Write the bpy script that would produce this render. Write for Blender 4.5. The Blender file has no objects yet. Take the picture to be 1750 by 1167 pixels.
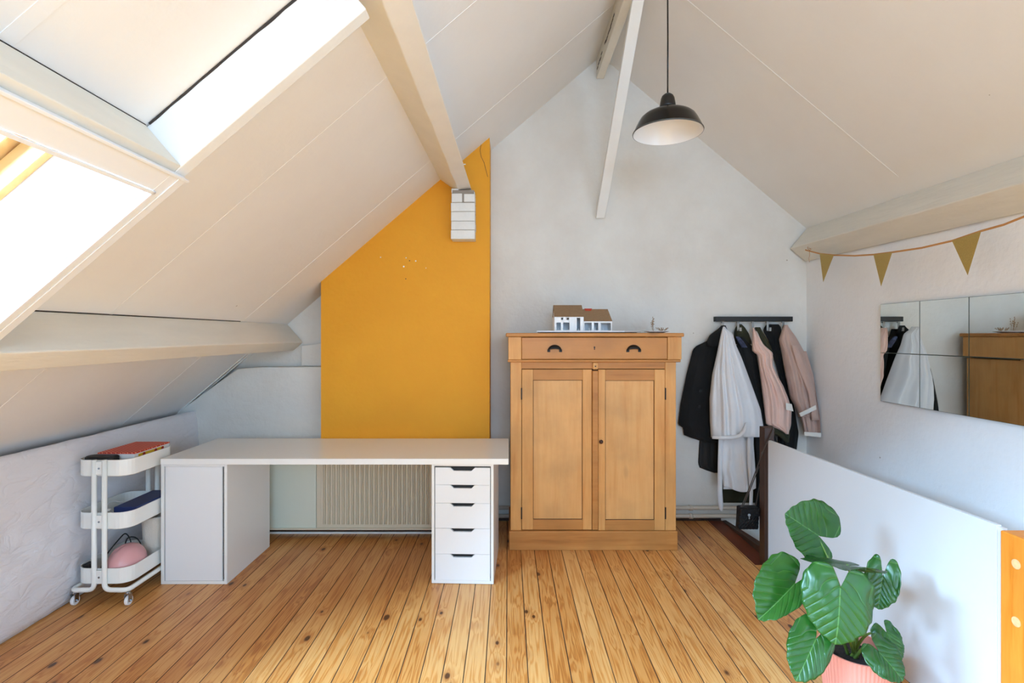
import bpy, bmesh, math, random
from mathutils import Vector, Matrix, noise
random.seed(7)
sc = bpy.context.scene
COL = sc.collection

# ------------------------------------------------------------------ camera
CX, CY, F, CH = 868.0, 573.0, 905.0, 1.444
cam_d = bpy.data.cameras.new('camera')
cam = bpy.data.objects.new('camera', cam_d); COL.objects.link(cam)
cam.location = (0, 0, CH); cam.rotation_euler = (math.pi/2, 0, 0)
cam_d.sensor_width = 36.0; cam_d.lens = F/1750*36
cam_d.shift_x = (875-CX)/1750; cam_d.shift_y = -(583.5-CY)/1750
cam_d.clip_start = 0.02
sc.camera = cam
# ------------------------------------------------------------------ sky, light, exposure
w = bpy.data.worlds.new('sky'); sc.world = w; w.use_nodes = True
bg = w.node_tree.nodes['Background']
bg.inputs[0].default_value = (0.86, 0.93, 1.0, 1); bg.inputs[1].default_value = 4.0
sc.view_settings.view_transform = 'Standard'; sc.view_settings.look = 'None'
sc.view_settings.exposure = 0.14; sc.view_settings.gamma = 1.0
sc.view_settings.use_curve_mapping = False
sc.cycles.max_bounces = 14; sc.cycles.diffuse_bounces = 5; sc.cycles.glossy_bounces = 5
sc.cycles.transparent_max_bounces = 12
sc.cycles.use_denoising = True
sc.cycles.sample_clamp_indirect = 6.0
sc.cycles.caustics_reflective = False; sc.cycles.caustics_refractive = False

# area light outside the glass of the window in view; the others are added fill
def daylight_and_fill(c, u, v, power_density, col=(.40, .68, 1.0)):
    """c centre, u / v half-edge vectors, light leaves along u x v"""
    c, u, v = Vector(c), Vector(u), Vector(v)
    l = bpy.data.lights.new('daylight_and_fill', 'AREA'); l.shape = 'RECTANGLE'; l.size = 2*u.length; l.size_y = 2*v.length
    l.energy = power_density*math.pi*4*u.length*v.length; l.color = col
    o = bpy.data.objects.new('daylight_and_fill', l); COL.objects.link(o); o.location = c
    z = -u.cross(v).normalized(); x = u.normalized(); y = z.cross(x)
    o.rotation_euler = Matrix((x, y, z)).transposed().to_euler()
_tL, _nL = Vector((.76, 0, .65)), Vector((-.65, 0, .76)); _oL = Vector((0, 0, 1.444+2.182-.855*.727))
_tR, _nR = Vector((.7664, 0, -.6423)), Vector((.6423, 0, .7664)); _oR = Vector((.727, 0, 1.444+2.182))
K1, K2, K3, K4 = 165, 130, 80, 16
daylight_and_fill(_oL+_tL*-1.865+_nL*.235+Vector((0,1.08,0)), _tL*.33, Vector((0,-.47,0)), K1)
daylight_and_fill(_oL+_tL*-1.45+_nL*.235+Vector((0,-.85,0)), _tL*.74, Vector((0,-.74,0)), K2)  # fill through an added, unseen window behind the viewer
daylight_and_fill(_oR+_tR*1.15+_nR*.235+Vector((0,-1.90,0)), _tR*.64, Vector((0,.84,0)), K3)  # fill through an added, unseen window in the right slope
daylight_and_fill((.4, -3.19, 2.15), (.95, 0, 0), (0, 0, -.65), K4)  # added fill light in front of the solid wall, no window there

# ------------------------------------------------------------------ helpers
def P(px, py, D): return Vector(((px-CX)/F*D, D, CH-(py-CY)/F*D))
def srgb(r, g, b):
    f = lambda c: (c/255/12.92) if c/255 <= .04045 else ((c/255+.055)/1.055)**2.4
    return (f(r), f(g), f(b), 1)

class MB:
    def __init__(s): s.v = []; s.f = []; s.uv = None
    def quad(s, *pts):
        n = len(s.v); s.v += [Vector(p) for p in pts]; s.f.append(tuple(range(n, n+len(pts))))
    def hexa(s, p):   # 8 points: bottom loop 4 then top loop 4
        n = len(s.v); s.v += [Vector(q) for q in p]
        for f in ((3,2,1,0),(4,5,6,7),(0,1,5,4),(1,2,6,5),(2,3,7,6),(3,0,4,7)): s.f.append(tuple(n+i for i in f))
        return s
    def box(s, x0, x1, y0, y1, z0, z1):
        return s.hexa([(x0,y0,z0),(x1,y0,z0),(x1,y1,z0),(x0,y1,z0),(x0,y0,z1),(x1,y0,z1),(x1,y1,z1),(x0,y1,z1)])
    def prism(s, pts, vec):
        n = len(s.v); k = len(pts); vec = Vector(vec)
        s.v += [Vector(p) for p in pts] + [Vector(p)+vec for p in pts]
        s.f.append(tuple(range(n+k-1, n-1, -1))); s.f.append(tuple(range(n+k, n+2*k)))
        for i in range(k):
            j = (i+1) % k; s.f.append((n+i, n+j, n+k+j, n+k+i))
        return s
    def loft(s, loops, cap=True):   # list of loops with equal vertex count
        n = len(s.v); k = len(loops[0])
        for l in loops: s.v += [Vector(p) for p in l]
        for a in range(len(loops)-1):
            for i in range(k):
                j = (i+1) % k
                s.f.append((n+a*k+i, n+a*k+j, n+(a+1)*k+j, n+(a+1)*k+i))
        if cap:
            s.f.append(tuple(n+i for i in range(k-1, -1, -1)))
            s.f.append(tuple(n+(len(loops)-1)*k+i for i in range(k)))
        return s
    def tube(s, path, r, seg=10):
        path = [Vector(p) for p in path]; rr = r if isinstance(r, (list, tuple)) else [r]*len(path)
        loops = []; up = None
        for i, p in enumerate(path):
            if i == 0: d = path[1]-p
            elif i == len(path)-1: d = p-path[i-1]
            else: d = (path[i+1]-p).normalized()+(p-path[i-1]).normalized()
            d.normalize()
            if up is None:
                up = Vector((0,0,1)) if abs(d.z) < .9 else Vector((1,0,0))
            a = d.cross(up); a.normalize(); b = a.cross(d); b.normalize(); up = b
            loops.append([p+(a*math.cos(t)+b*math.sin(t))*rr[i] for t in [2*math.pi*k/seg for k in range(seg)]])
        return s.loft(loops)
    def lathe(s, c, prof, seg=32, cap=False, ax=None):
        c = Vector(c); loops = []
        for r, z in prof:
            loops.append([c+Vector((r*math.cos(t), r*math.sin(t), z)) for t in [2*math.pi*k/seg for k in range(seg)]])
        if ax is not None:
            m = Vector((0,0,1)).rotation_difference(Vector(ax)).to_matrix()
            loops = [[c+m@(p-c) for p in l] for l in loops]
        return s.loft(loops, cap)
    def grid(s, rows, close=False):
        n = len(s.v); m = len(rows[0])
        for r in rows: s.v += [Vector(p) for p in r]
        for i in range(len(rows)-1):
            for j in range(m-1):
                s.f.append((n+i*m+j, n+i*m+j+1, n+(i+1)*m+j+1, n+(i+1)*m+j))
        return s
    def xform(s, M, a=0):
        s.v = s.v[:a]+[M@p for p in s.v[a:]]; return s
    def build(s, name, mat, parent=None, smooth=False, bevel=0, seg=2, sub=0, origin=None, uv=None):
        if parent is not None: o0 = ROOT[parent.name]
        elif origin is not None: o0 = Vector(origin)
        else:
            xs = [p.x for p in s.v]; ys = [p.y for p in s.v]; zs = [p.z for p in s.v]
            o0 = Vector(((min(xs)+max(xs))/2, (min(ys)+max(ys))/2, min(zs)))
        me = bpy.data.meshes.new(name); me.from_pydata([p-o0 for p in s.v], [], s.f)
        bm = bmesh.new(); bm.from_mesh(me); bmesh.ops.recalc_face_normals(bm, faces=bm.faces); bm.to_mesh(me); bm.free()
        if uv is not None:
            L = me.uv_layers.new(name='UVMap')
            for li, l in enumerate(me.loops): L.data[li].uv = uv[l.vertex_index]
        if smooth:
            for p in me.polygons: p.use_smooth = True
        me.materials.append(mat)
        o = bpy.data.objects.new(name, me); COL.objects.link(o)
        if parent is not None: o.parent = parent
        else: o.location = o0
        ROOT[o.name] = o0
        if bevel:
            b = o.modifiers.new('bevel', 'BEVEL'); b.width = bevel; b.segments = seg; b.limit_method = 'ANGLE'; b.angle_limit = .6
        if sub:
            b = o.modifiers.new('sub', 'SUBSURF'); b.levels = sub; b.render_levels = sub
        return o
ROOT = {}
def thing(name, label, cat, loc, group=None):
    o = bpy.data.objects.new(name, None); COL.objects.link(o); o.location = loc; o.empty_display_size = .1
    ROOT[o.name] = Vector(loc); o['label'] = label; o['category'] = cat
    if group: o['group'] = group
    return o
def tag(o, label, cat, group=None):
    o['label'] = label; o['category'] = cat
    if group: o['group'] = group
    return o
def struct(o): o['kind'] = 'structure'; return o

# ------------------------------------------------------------------ materials
def nodes(name):
    m = bpy.data.materials.new(name); m.use_nodes = True; nt = m.node_tree
    return m, nt, nt.nodes, nt.links, nt.nodes['Principled BSDF']
def mat(name, col, rough=.6, metal=0, bump=0, bscale=80, vary=0, vscale=3, spec=.5, sheen=0, stretch=(1,1,1), detail=4):
    m, nt, N, L, b = nodes(name)
    b.inputs['Base Color'].default_value = col; b.inputs['Roughness'].default_value = rough
    b.inputs['Metallic'].default_value = metal; b.inputs['Specular IOR Level'].default_value = spec
    if sheen: b.inputs['Sheen Weight'].default_value = sheen
    tc = N.new('ShaderNodeTexCoord'); mp = N.new('ShaderNodeMapping'); mp.inputs['Scale'].default_value = stretch
    L.new(tc.outputs['Object'], mp.inputs['Vector'])
    if vary:
        n = N.new('ShaderNodeTexNoise'); n.inputs['Scale'].default_value = vscale; n.inputs['Detail'].default_value = detail
        L.new(mp.outputs[0], n.inputs['Vector'])
        mx = N.new('ShaderNodeMix'); mx.data_type = 'RGBA'
        mx.inputs['A'].default_value = tuple(c*(1-vary) for c in col[:3])+(1,)
        mx.inputs['B'].default_value = tuple(min(1, c*(1+vary)) for c in col[:3])+(1,)
        r = N.new('ShaderNodeMapRange'); r.inputs['From Min'].default_value = .3; r.inputs['From Max'].default_value = .7
        L.new(n.outputs['Fac'], r.inputs[0]); L.new(r.outputs[0], mx.inputs['Factor']); L.new(mx.outputs['Result'], b.inputs['Base Color'])
    if bump:
        n2 = N.new('ShaderNodeTexNoise'); n2.inputs['Scale'].default_value = bscale; n2.inputs['Detail'].default_value = 5
        L.new(mp.outputs[0], n2.inputs['Vector'])
        bp = N.new('ShaderNodeBump'); bp.inputs['Strength'].default_value = bump; bp.inputs['Distance'].default_value = .01
        L.new(n2.outputs['Fac'], bp.inputs['Height']); L.new(bp.outputs[0], b.inputs['Normal'])
    return m

def plaster(name, col, stain=None, amt=.5, rough=.85, bump=.25):
    """painted plaster with soft mottling, small specks and a few scuffs"""
    m, nt, N, L, b = nodes(name)
    b.inputs['Roughness'].default_value = rough
    tc = N.new('ShaderNodeTexCoord')
    n1 = N.new('ShaderNodeTexNoise'); n1.inputs['Scale'].default_value = 1.6; n1.inputs['Detail'].default_value = 6; n1.inputs['Roughness'].default_value = .6
    L.new(tc.outputs['Object'], n1.inputs['Vector'])
    r1 = N.new('ShaderNodeValToRGB'); r1.color_ramp.elements[0].position = .35; r1.color_ramp.elements[1].position = .65
    st = stain or tuple(c*.93 for c in col[:3])+(1,)
    r1.color_ramp.elements[0].color = tuple(a*(1-amt)+s_*amt for a, s_ in zip(col[:3], st[:3]))+(1,); r1.color_ramp.elements[1].color = col
    L.new(n1.outputs['Fac'], r1.inputs[0])
    v = N.new('ShaderNodeTexVoronoi'); v.inputs['Scale'].default_value = 3.2; L.new(tc.outputs['Object'], v.inputs['Vector'])
    lt = N.new('ShaderNodeMath'); lt.operation = 'LESS_THAN'; lt.inputs[1].default_value = .025; L.new(v.outputs['Distance'], lt.inputs[0])
    mx = N.new('ShaderNodeMix'); mx.data_type = 'RGBA'; mx.inputs['B'].default_value = (col[0]*.55, col[1]*.5, col[2]*.45, 1)
    L.new(lt.outputs[0], mx.inputs['Factor']); L.new(r1.outputs[0], mx.inputs['A']); L.new(mx.outputs['Result'], b.inputs['Base Color'])
    n2 = N.new('ShaderNodeTexNoise'); n2.inputs['Scale'].default_value = 28; n2.inputs['Detail'].default_value = 8; L.new(tc.outputs['Object'], n2.inputs['Vector'])
    bp = N.new('ShaderNodeBump'); bp.inputs['Strength'].default_value = bump; bp.inputs['Distance'].default_value = .01
    L.new(n2.outputs['Fac'], bp.inputs['Height']); L.new(bp.outputs[0], b.inputs['Normal'])
    return m

def wood(name, c0, c1, c2, axis='Z', scale=1.0, rough=.5, knots=.3, spec=.4, off=0):
    """grain runs along AXIS"""
    m, nt, N, L, b = nodes(name)
    b.inputs['Roughness'].default_value = rough; b.inputs['Specular IOR Level'].default_value = spec
    tc = N.new('ShaderNodeTexCoord'); mp = N.new('ShaderNodeMapping')
    s = {'X': (1.2, 14, 14), 'Y': (14, 1.2, 14), 'Z': (14, 14, 1.2)}[axis]
    mp.inputs['Scale'].default_value = tuple(k*scale for k in s); mp.inputs['Location'].default_value = (off, off*1.7, off*.6)
    L.new(tc.outputs['Object'], mp.inputs['Vector'])
    n = N.new('ShaderNodeTexNoise'); n.inputs['Scale'].default_value = 1.0; n.inputs['Detail'].default_value = 6; n.inputs['Distortion'].default_value = .6
    L.new(mp.outputs[0], n.inputs['Vector'])
    mul = N.new('ShaderNodeMath'); mul.operation = 'MULTIPLY'; mul.inputs[1].default_value = 9; L.new(n.outputs['Fac'], mul.inputs[0])
    sn = N.new('ShaderNodeMath'); sn.operation = 'SINE'; L.new(mul.outputs[0], sn.inputs[0])
    f = N.new('ShaderNodeTexNoise'); f.inputs['Scale'].default_value = 7; f.inputs['Detail'].default_value = 4
    L.new(mp.outputs[0], f.inputs['Vector'])
    mr = N.new('ShaderNodeMapRange'); mr.inputs['From Min'].default_value = -1; mr.inputs['To Max'].default_value = .55; L.new(sn.outputs[0], mr.inputs[0])
    ad = N.new('ShaderNodeMath'); ad.operation = 'MULTIPLY_ADD'; ad.inputs[1].default_value = .45; L.new(f.outputs['Fac'], ad.inputs[0]); L.new(mr.outputs[0], ad.inputs[2])
    cr = N.new('ShaderNodeValToRGB'); e = cr.color_ramp.elements
    e[0].position = .1; e[0].color = c0; e[1].position = .9; e[1].color = c2; k = e.new(.5); k.color = c1
    L.new(ad.outputs[0], cr.inputs[0])
    last = cr.outputs[0]
    # large blotches of patina
    pn = N.new('ShaderNodeTexNoise'); pn.inputs['Scale'].default_value = 3.5; pn.inputs['Detail'].default_value = 5; L.new(tc.outputs['Object'], pn.inputs['Vector'])
    pr = N.new('ShaderNodeMapRange'); pr.inputs['From Min'].default_value = .42; pr.inputs['From Max'].default_value = .75; pr.inputs['To Max'].default_value = .6
    L.new(pn.outputs['Fac'], pr.inputs[0])
    mx = N.new('ShaderNodeMix'); mx.data_type = 'RGBA'; mx.inputs['B'].default_value = tuple(c*.55 for c in c0[:3])+(1,)
    L.new(pr.outputs[0], mx.inputs['Factor']); L.new(last, mx.inputs['A']); last = mx.outputs['Result']
    if knots:
        mk = N.new('ShaderNodeMapping'); q = {'X': (2.4, 7, 7), 'Y': (7, 2.4, 7), 'Z': (7, 7, 2.4)}[axis]
        mk.inputs['Scale'].default_value = q; mk.inputs['Location'].default_value = (off, off, off); L.new(tc.outputs['Object'], mk.inputs['Vector'])
        v = N.new('ShaderNodeTexVoronoi'); v.inputs['Scale'].default_value = 1; L.new(mk.outputs[0], v.inputs['Vector'])
        kr = N.new('ShaderNodeMapRange'); kr.inputs['From Min'].default_value = .06; kr.inputs['From Max'].default_value = .14; kr.inputs['To Min'].default_value = knots*2; kr.inputs['To Max'].default_value = 0
        L.new(v.outputs['Distance'], kr.inputs[0])
        m2 = N.new('ShaderNodeMix'); m2.data_type = 'RGBA'; m2.inputs['B'].default_value = tuple(c*.35 for c in c0[:3])+(1,)
        L.new(kr.outputs[0], m2.inputs['Factor']); L.new(last, m2.inputs['A']); last = m2.outputs['Result']
    L.new(last, b.inputs['Base Color'])
    bp = N.new('ShaderNodeBump'); bp.inputs['Strength'].default_value = .12; bp.inputs['Distance'].default_value = .004
    L.new(ad.outputs[0], bp.inputs['Height']); L.new(bp.outputs[0], b.inputs['Normal'])
    return m

def floor_material():
    m, nt, N, L, b = nodes('pine_floorboards')
    def M(op, a, c=None, d=None):
        n = N.new('ShaderNodeMath'); n.operation = op
        for i, x in enumerate((a, c, d)):
            if x is None: continue
            if isinstance(x, (int, float)): n.inputs[i].default_value = x
            else: L.new(x, n.inputs[i])
        return n.outputs[0]
    tc = N.new('ShaderNodeTexCoord'); sp = N.new('ShaderNodeSeparateXYZ'); L.new(tc.outputs['Object'], sp.inputs[0])
    X, Y = sp.outputs[0], sp.outputs[1]
    u = M('DIVIDE', M('ADD', X, .0056), .0912); idx = M('FLOOR', u); fr = M('FRACT', u)
    wn = N.new('ShaderNodeTexWhiteNoise'); wn.noise_dimensions = '1D'; L.new(idx, wn.inputs['W'])
    rnd = wn.outputs['Value']
    # long grain
    def vec(x, y, z):
        c = N.new('ShaderNodeCombineXYZ')
        for i, q in enumerate((x, y, z)):
            if isinstance(q, (int, float)): c.inputs[i].default_value = q
            else: L.new(q, c.inputs[i])
        return c.outputs[0]
    g = N.new('ShaderNodeTexNoise'); g.inputs['Scale'].default_value = 1; g.inputs['Detail'].default_value = 3; g.inputs['Roughness'].default_value = .45
    L.new(vec(M('MULTIPLY', fr, 2.2), M('MULTIPLY', M('ADD', Y, M('MULTIPLY', rnd, 31)), .85), M('MULTIPLY', idx, 3.7)), g.inputs['Vector'])
    # knots
    kv = N.new('ShaderNodeTexVoronoi'); kv.inputs['Scale'].default_value = 1
    L.new(vec(M('ADD', M('MULTIPLY', fr, .9), M('MULTIPLY', idx, 5.0)), M('MULTIPLY', M('ADD', Y, M('MULTIPLY', rnd, 17)), 5.2), 0), kv.inputs['Vector'])
    ks = N.new('ShaderNodeSeparateXYZ'); L.new(kv.outputs['Color'], ks.inputs[0])
    has = M('LESS_THAN', ks.outputs[0], .62)
    rad = M('MULTIPLY_ADD', ks.outputs[1], .09, .055)
    kd = M('DIVIDE', kv.outputs['Distance'], rad)
    knot = N.new('ShaderNodeMapRange'); knot.inputs['From Min'].default_value = .75; knot.inputs['From Max'].default_value = 1.25; knot.inputs['To Min'].default_value = 1; knot.inputs['To Max'].default_value = 0
    L.new(kd, knot.inputs[0]); kf = M('MULTIPLY', knot.outputs[0], has)
    halo = N.new('ShaderNodeMapRange'); halo.inputs['From Min'].default_value = 1; halo.inputs['From Max'].default_value = 5; halo.inputs['To Min'].default_value = 1; halo.inputs['To Max'].default_value = 0
    L.new(kd, halo.inputs[0]); hf = M('MULTIPLY', halo.outputs[0], has)
    ring = M('SINE', M('ADD', M('MULTIPLY', g.outputs['Fac'], 58), M('MULTIPLY', hf, 7)))
    ring = M('POWER', M('MULTIPLY_ADD', ring, .5, .5), 2.2)
    fine = N.new('ShaderNodeTexNoise'); fine.inputs['Scale'].default_value = 1; fine.inputs['Detail'].default_value = 4
    L.new(vec(M('MULTIPLY', X, 420), M('MULTIPLY', Y, 9), rnd), fine.inputs['Vector'])
    cr = N.new('ShaderNodeValToRGB'); e = cr.color_ramp.elements
    e[0].position = 0; e[0].color = srgb(216, 158, 94); e[1].position = 1; e[1].color = srgb(146, 74, 24)
    k = e.new(.5); k.color = srgb(194, 124, 58)
    patch = N.new('ShaderNodeTexNoise'); patch.inputs['Scale'].default_value = 2.2; patch.inputs['Detail'].default_value = 5
    L.new(vec(M('MULTIPLY', X, 2.0), M('MULTIPLY', Y, .8), M('MULTIPLY', rnd, 2)), patch.inputs['Vector'])
    t = M('ADD', M('ADD', M('MULTIPLY', ring, .42), M('MULTIPLY', fine.outputs['Fac'], .34)), M('MULTIPLY_ADD', rnd, .36, -.18))
    t = M('ADD', t, M('MULTIPLY_ADD', patch.outputs['Fac'], .7, -.32))
    L.new(t, cr.inputs[0])
    m1 = N.new('ShaderNodeMix'); m1.data_type = 'RGBA'; m1.inputs['B'].default_value = srgb(66, 32, 14)
    L.new(M('MULTIPLY', kf, .92), m1.inputs['Factor']); L.new(cr.outputs[0], m1.inputs['A'])
    m1b = N.new('ShaderNodeMix'); m1b.data_type = 'RGBA'; m1b.inputs['B'].default_value = srgb(150, 78, 26)
    L.new(M('MULTIPLY', M('POWER', hf, 2.5), .5), m1b.inputs['Factor']); L.new(cr.outputs[0], m1b.inputs['A']); L.new(m1b.outputs['Result'], m1.inputs['A'])
    # joints
    ed = M('MINIMUM', fr, M('SUBTRACT', 1, fr))
    jn = N.new('ShaderNodeTexNoise'); jn.inputs['Scale'].default_value = 2.5; L.new(vec(idx, Y, 0), jn.inputs['Vector'])
    jw = M('MULTIPLY_ADD', jn.outputs['Fac'], .034, .008)
    gap = M('LESS_THAN', ed, jw)
    m2 = N.new('ShaderNodeMix'); m2.data_type = 'RGBA'; m2.inputs['B'].default_value = srgb(40, 20, 9)
    L.new(M('MULTIPLY', gap, .93), m2.inputs['Factor']); L.new(m1.outputs['Result'], m2.inputs['A'])
    # scuffs (worn pale spots)
    sc_ = N.new('ShaderNodeTexNoise'); sc_.inputs['Scale'].default_value = 3.1; sc_.inputs['Detail'].default_value = 9; sc_.inputs['Roughness'].default_value = .7
    L.new(tc.outputs['Object'], sc_.inputs['Vector'])
    sr = N.new('ShaderNodeMapRange'); sr.inputs['From Min'].default_value = .68; sr.inputs['From Max'].default_value = .8; sr.inputs['To Max'].default_value = .5; L.new(sc_.outputs['Fac'], sr.inputs[0])
    m3 = N.new('ShaderNodeMix'); m3.data_type = 'RGBA'; m3.inputs['B'].default_value = srgb(205, 170, 140)
    L.new(sr.outputs[0], m3.inputs['Factor']); L.new(m2.outputs['Result'], m3.inputs['A'])
    L.new(m3.outputs['Result'], b.inputs['Base Color'])
    rr = M('MULTIPLY_ADD', fine.outputs['Fac'], .2, .27); rr = M('ADD', rr, M('MULTIPLY', gap, .4)); L.new(rr, b.inputs['Roughness'])
    h = M('SUBTRACT', M('MULTIPLY', fine.outputs['Fac'], .1), gap)
    bp = N.new('ShaderNodeBump'); bp.inputs['Strength'].default_value = .5; bp.inputs['Distance'].default_value = .004
    L.new(h, bp.inputs['Height']); L.new(bp.outputs[0], b.inputs['Normal'])
    return m

WARM = srgb(226, 221, 216)
M_ceil = plaster('ceiling_board_paint', srgb(238, 236, 234), srgb(232, 227, 223), .5, .7, .1)
M_wallb = plaster('old_wall_plaster', srgb(226, 224, 219), srgb(208, 200, 191), .6, .9, .4)
M_wallr = plaster('right_wall_plaster', srgb(244, 244, 246), srgb(238, 236, 236), .6, .85, .3)
M_yel = plaster('yellow_chimney_paint', srgb(232, 160, 30), srgb(224, 150, 24), .6, .7, .15)
M_beam = mat('painted_beam', srgb(226, 220, 208), .55, bump=.35, bscale=14, vary=.035, vscale=5, stretch=(3, .6, 3))
M_beamw = mat('white_painted_timber', srgb(234, 233, 230), .5, bump=.3, bscale=18, vary=.03, vscale=6)
M_trim = mat('white_gloss_trim', srgb(236, 237, 240), .35, bump=.04)
M_lam = mat('white_melamine', srgb(233, 233, 232), .22, spec=.5)
M_lam2 = mat('white_foil_front', srgb(232, 233, 235), .3)
M_black = mat('black_and_gap_shade', srgb(14, 14, 15), .6)  # black of small items, also painted shade in gaps and openings
M_blackm = mat('black_enamel', srgb(10, 9, 9), .2, spec=.4)
M_iron = mat('dark_iron', srgb(18, 17, 17), .45, .4)
M_wmetal = mat('white_powder_coat', srgb(236, 236, 232), .35)
M_chrome = mat('zinc', srgb(170, 178, 184), .25, 1)
M_crack = mat('open_joint_dark', srgb(58, 50, 46), .9)
M_floor = floor_material()
M_red = wood('red_stained_board', srgb(110, 50, 26), srgb(92, 38, 18), srgb(70, 28, 14), 'Y', 1, .35, .2)
M_dark = wood('dark_stain_and_gap_shade', srgb(66, 40, 26), srgb(48, 27, 17), srgb(34, 18, 12), 'Z', 1, .4, .2)  # stained timber, also the painted shade strips by the floor
M_pine = wood('varnished_pine_post', srgb(226, 140, 52), srgb(214, 122, 36), srgb(186, 92, 20), 'Z', 1.3, .35, .45, off=2.3)
M_pineX = wood('window_pine', srgb(236, 186, 118), srgb(226, 168, 96), srgb(204, 138, 66), 'X', .8, .4, 0)
WC = (srgb(224, 166, 100), srgb(212, 146, 78), srgb(172, 104, 46))
M_wz = wood('cupboard_wood_upright', *WC, 'Z', .9, .5, .2, off=1.1)
M_wx = wood('cupboard_wood_level', srgb(198, 136, 72), srgb(184, 120, 58), srgb(140, 82, 36), 'X', .9, .5, .3, off=4.2)
M_wd = wood('drawer_front_wood', srgb(196, 132, 62), srgb(188, 122, 52), srgb(164, 98, 36), 'X', .7, .4, 0, off=6.2)
M_wp = wood('door_panel_wood', srgb(228, 174, 112), srgb(218, 158, 92), srgb(188, 122, 62), 'Z', .7, .5, .1, off=9.2)
M_seam = mat('seam_and_gap_shade', srgb(74, 42, 20), .8)  # panel seams, also painted shade behind the cupboard doors

# ------------------------------------------------------------------ roof geometry
SL, SR = .855, .838
PX, PH = .727, CH+2.182            # ridge
def roofL(x): return PH-SL*(PX-x)
def roofR(x): return PH-SR*(x-PX)
tL = Vector((.760, 0, .650)); nL = Vector((-.650, 0, .760)); o0L = Vector((0, 0, roofL(0)))
def RL(a, d, y): 
    v = o0L+tL*a+nL*d; v.y = y; return v
def rl_box(mb, a0, a1, d0, d1, y0, y1):
    return mb.hexa([RL(a0,d0,y0), RL(a1,d0,y0), RL(a1,d0,y1), RL(a0,d0,y1), RL(a0,d1,y0), RL(a1,d1,y0), RL(a1,d1,y1), RL(a0,d1,y1)])
tR = Vector((.7664, 0, -.6423)); nR = Vector((.6423, 0, .7664)); o0R = Vector((PX, 0, PH))
def RR(a, d, y):
    v = o0R+tR*a+nR*d; v.y = y; return v
def rr_box(mb, a0, a1, d0, d1, y0, y1):
    return mb.hexa([RR(a0,d0,y0), RR(a1,d0,y0), RR(a1,d0,y1), RR(a0,d0,y1), RR(a0,d1,y0), RR(a1,d1,y0), RR(a1,d1,y1), RR(a0,d1,y1)])
YB, YF = 4.14, -3.2                # back gable wall, wall behind the viewer
A_R = PX/.760
WIN_L = [(-2.20, -1.53, .60, 1.56), (-2.2, -.7, -1.6, -.1)]      # roof windows, the second unseen and added for fill light: a0,a1,y0,y1
FILL_WIN_R = [(.5, 1.8, -2.75, -1.05)]  # unseen window, added for fill light
def slab_with_holes(fn, alo, ahi, holes, mb):
    holes = [(h[0]-.031, h[1]+.031, h[2]-.031, h[3]+.031) for h in holes]
    ys = sorted({YF-.1, YB+.1} | {h[2] for h in holes} | {h[3] for h in holes})
    for y0, y1 in zip(ys, ys[1:]):
        cuts = [(h[0], h[1]) for h in holes if h[2] <= y0+1e-6 and h[3] >= y1-1e-6]
        a = alo
        for c0, c1 in sorted(cuts):
            fn(mb, a, c0, 0, .14, y0, y1); a = c1
        fn(mb, a, ahi, 0, .14, y0, y1)
mb = MB(); slab_with_holes(rl_box, -3.75, A_R+.0, WIN_L, mb)
slab_with_holes(rr_box, 0, 2.35, FILL_WIN_R, mb)
struct(mb.build('ceiling', M_ceil, origin=(0, 0, 0)))

# glass
def glass_mat():
    m = bpy.data.materials.new('window_glass'); m.use_nodes = True; nt = m.node_tree; nt.nodes.clear()
    o = nt.nodes.new('ShaderNodeOutputMaterial'); t = nt.nodes.new('ShaderNodeBsdfTransparent'); g = nt.nodes.new('ShaderNodeBsdfGlossy')
    g.inputs['Roughness'].default_value = .02; t.inputs[0].default_value = (.95, .97, .97, 1)
    x = nt.nodes.new('ShaderNodeMixShader'); f = nt.nodes.new('ShaderNodeFresnel'); f.inputs[0].default_value = 1.45
    nt.links.new(f.outputs[0], x.inputs[0]); nt.links.new(t.outputs[0], x.inputs[1]); nt.links.new(g.outputs[0], x.inputs[2]); nt.links.new(x.outputs[0], o.inputs[0])
    return m
M_glass = glass_mat()
def roof_window(idx, bx, fn, a0, a1, y0, y1, dd=.165):
    r = thing('window_%d' % idx, '', '', fn((a0+a1)/2, 0, (y0+y1)/2)); del r['label']; del r['category']; r['kind'] = 'structure'
    m = MB(); D0, D1 = -dd, .085
    bx(m, a0, a1, D0, .26, y1, y1+.03); bx(m, a0, a1, D0, .26, y0-.03, y0)
    bx(m, a1, a1+.03, D0, .26, y0-.03, y1+.03); bx(m, a0-.03, a0, D0, .26, y0-.03, y1+.03)
    m.build('reveal', M_trim, r)
    m = MB(); t = .028
    bx(m, a0, a1, D1, .155, y1-t, y1-.001); bx(m, a0, a1, D1, .155, y0+.001, y0+t)
    bx(m, a1-t, a1-.001, D1, .155, y0+t, y1-t); bx(m, a0+.001, a0+t, D1, .155, y0+t, y1-t)
    m.build('window_frame', M_pineX, r, bevel=.003)
    m = MB(); t2 = .06
    bx(m, a0+.01, a1-.01, .162, .215, y1-t2, y1-.006); bx(m, a0+.01, a1-.01, .162, .215, y0+.006, y0+t2)
    bx(m, a1-t2, a1-.01, .162, .215, y0+t2, y1-t2); bx(m, a0+.01, a0+t2, .162, .215, y0+t2, y1-t2)
    s = m.build('sash', M_pineX, r, bevel=.004)
    m = MB(); bx(m, a0+t2-.005, a1-t2+.005, .185, .190, y0+t2-.005, y1-t2+.005); m.build('pane', M_glass, s)
    m = MB(); am = a1-.10
    m.tube([fn(am, .12, y0+.1), fn(am, .12, y1-.06)], .011, 10); m.build('opening_bar', M_chrome, s, smooth=True)
    return r
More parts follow.
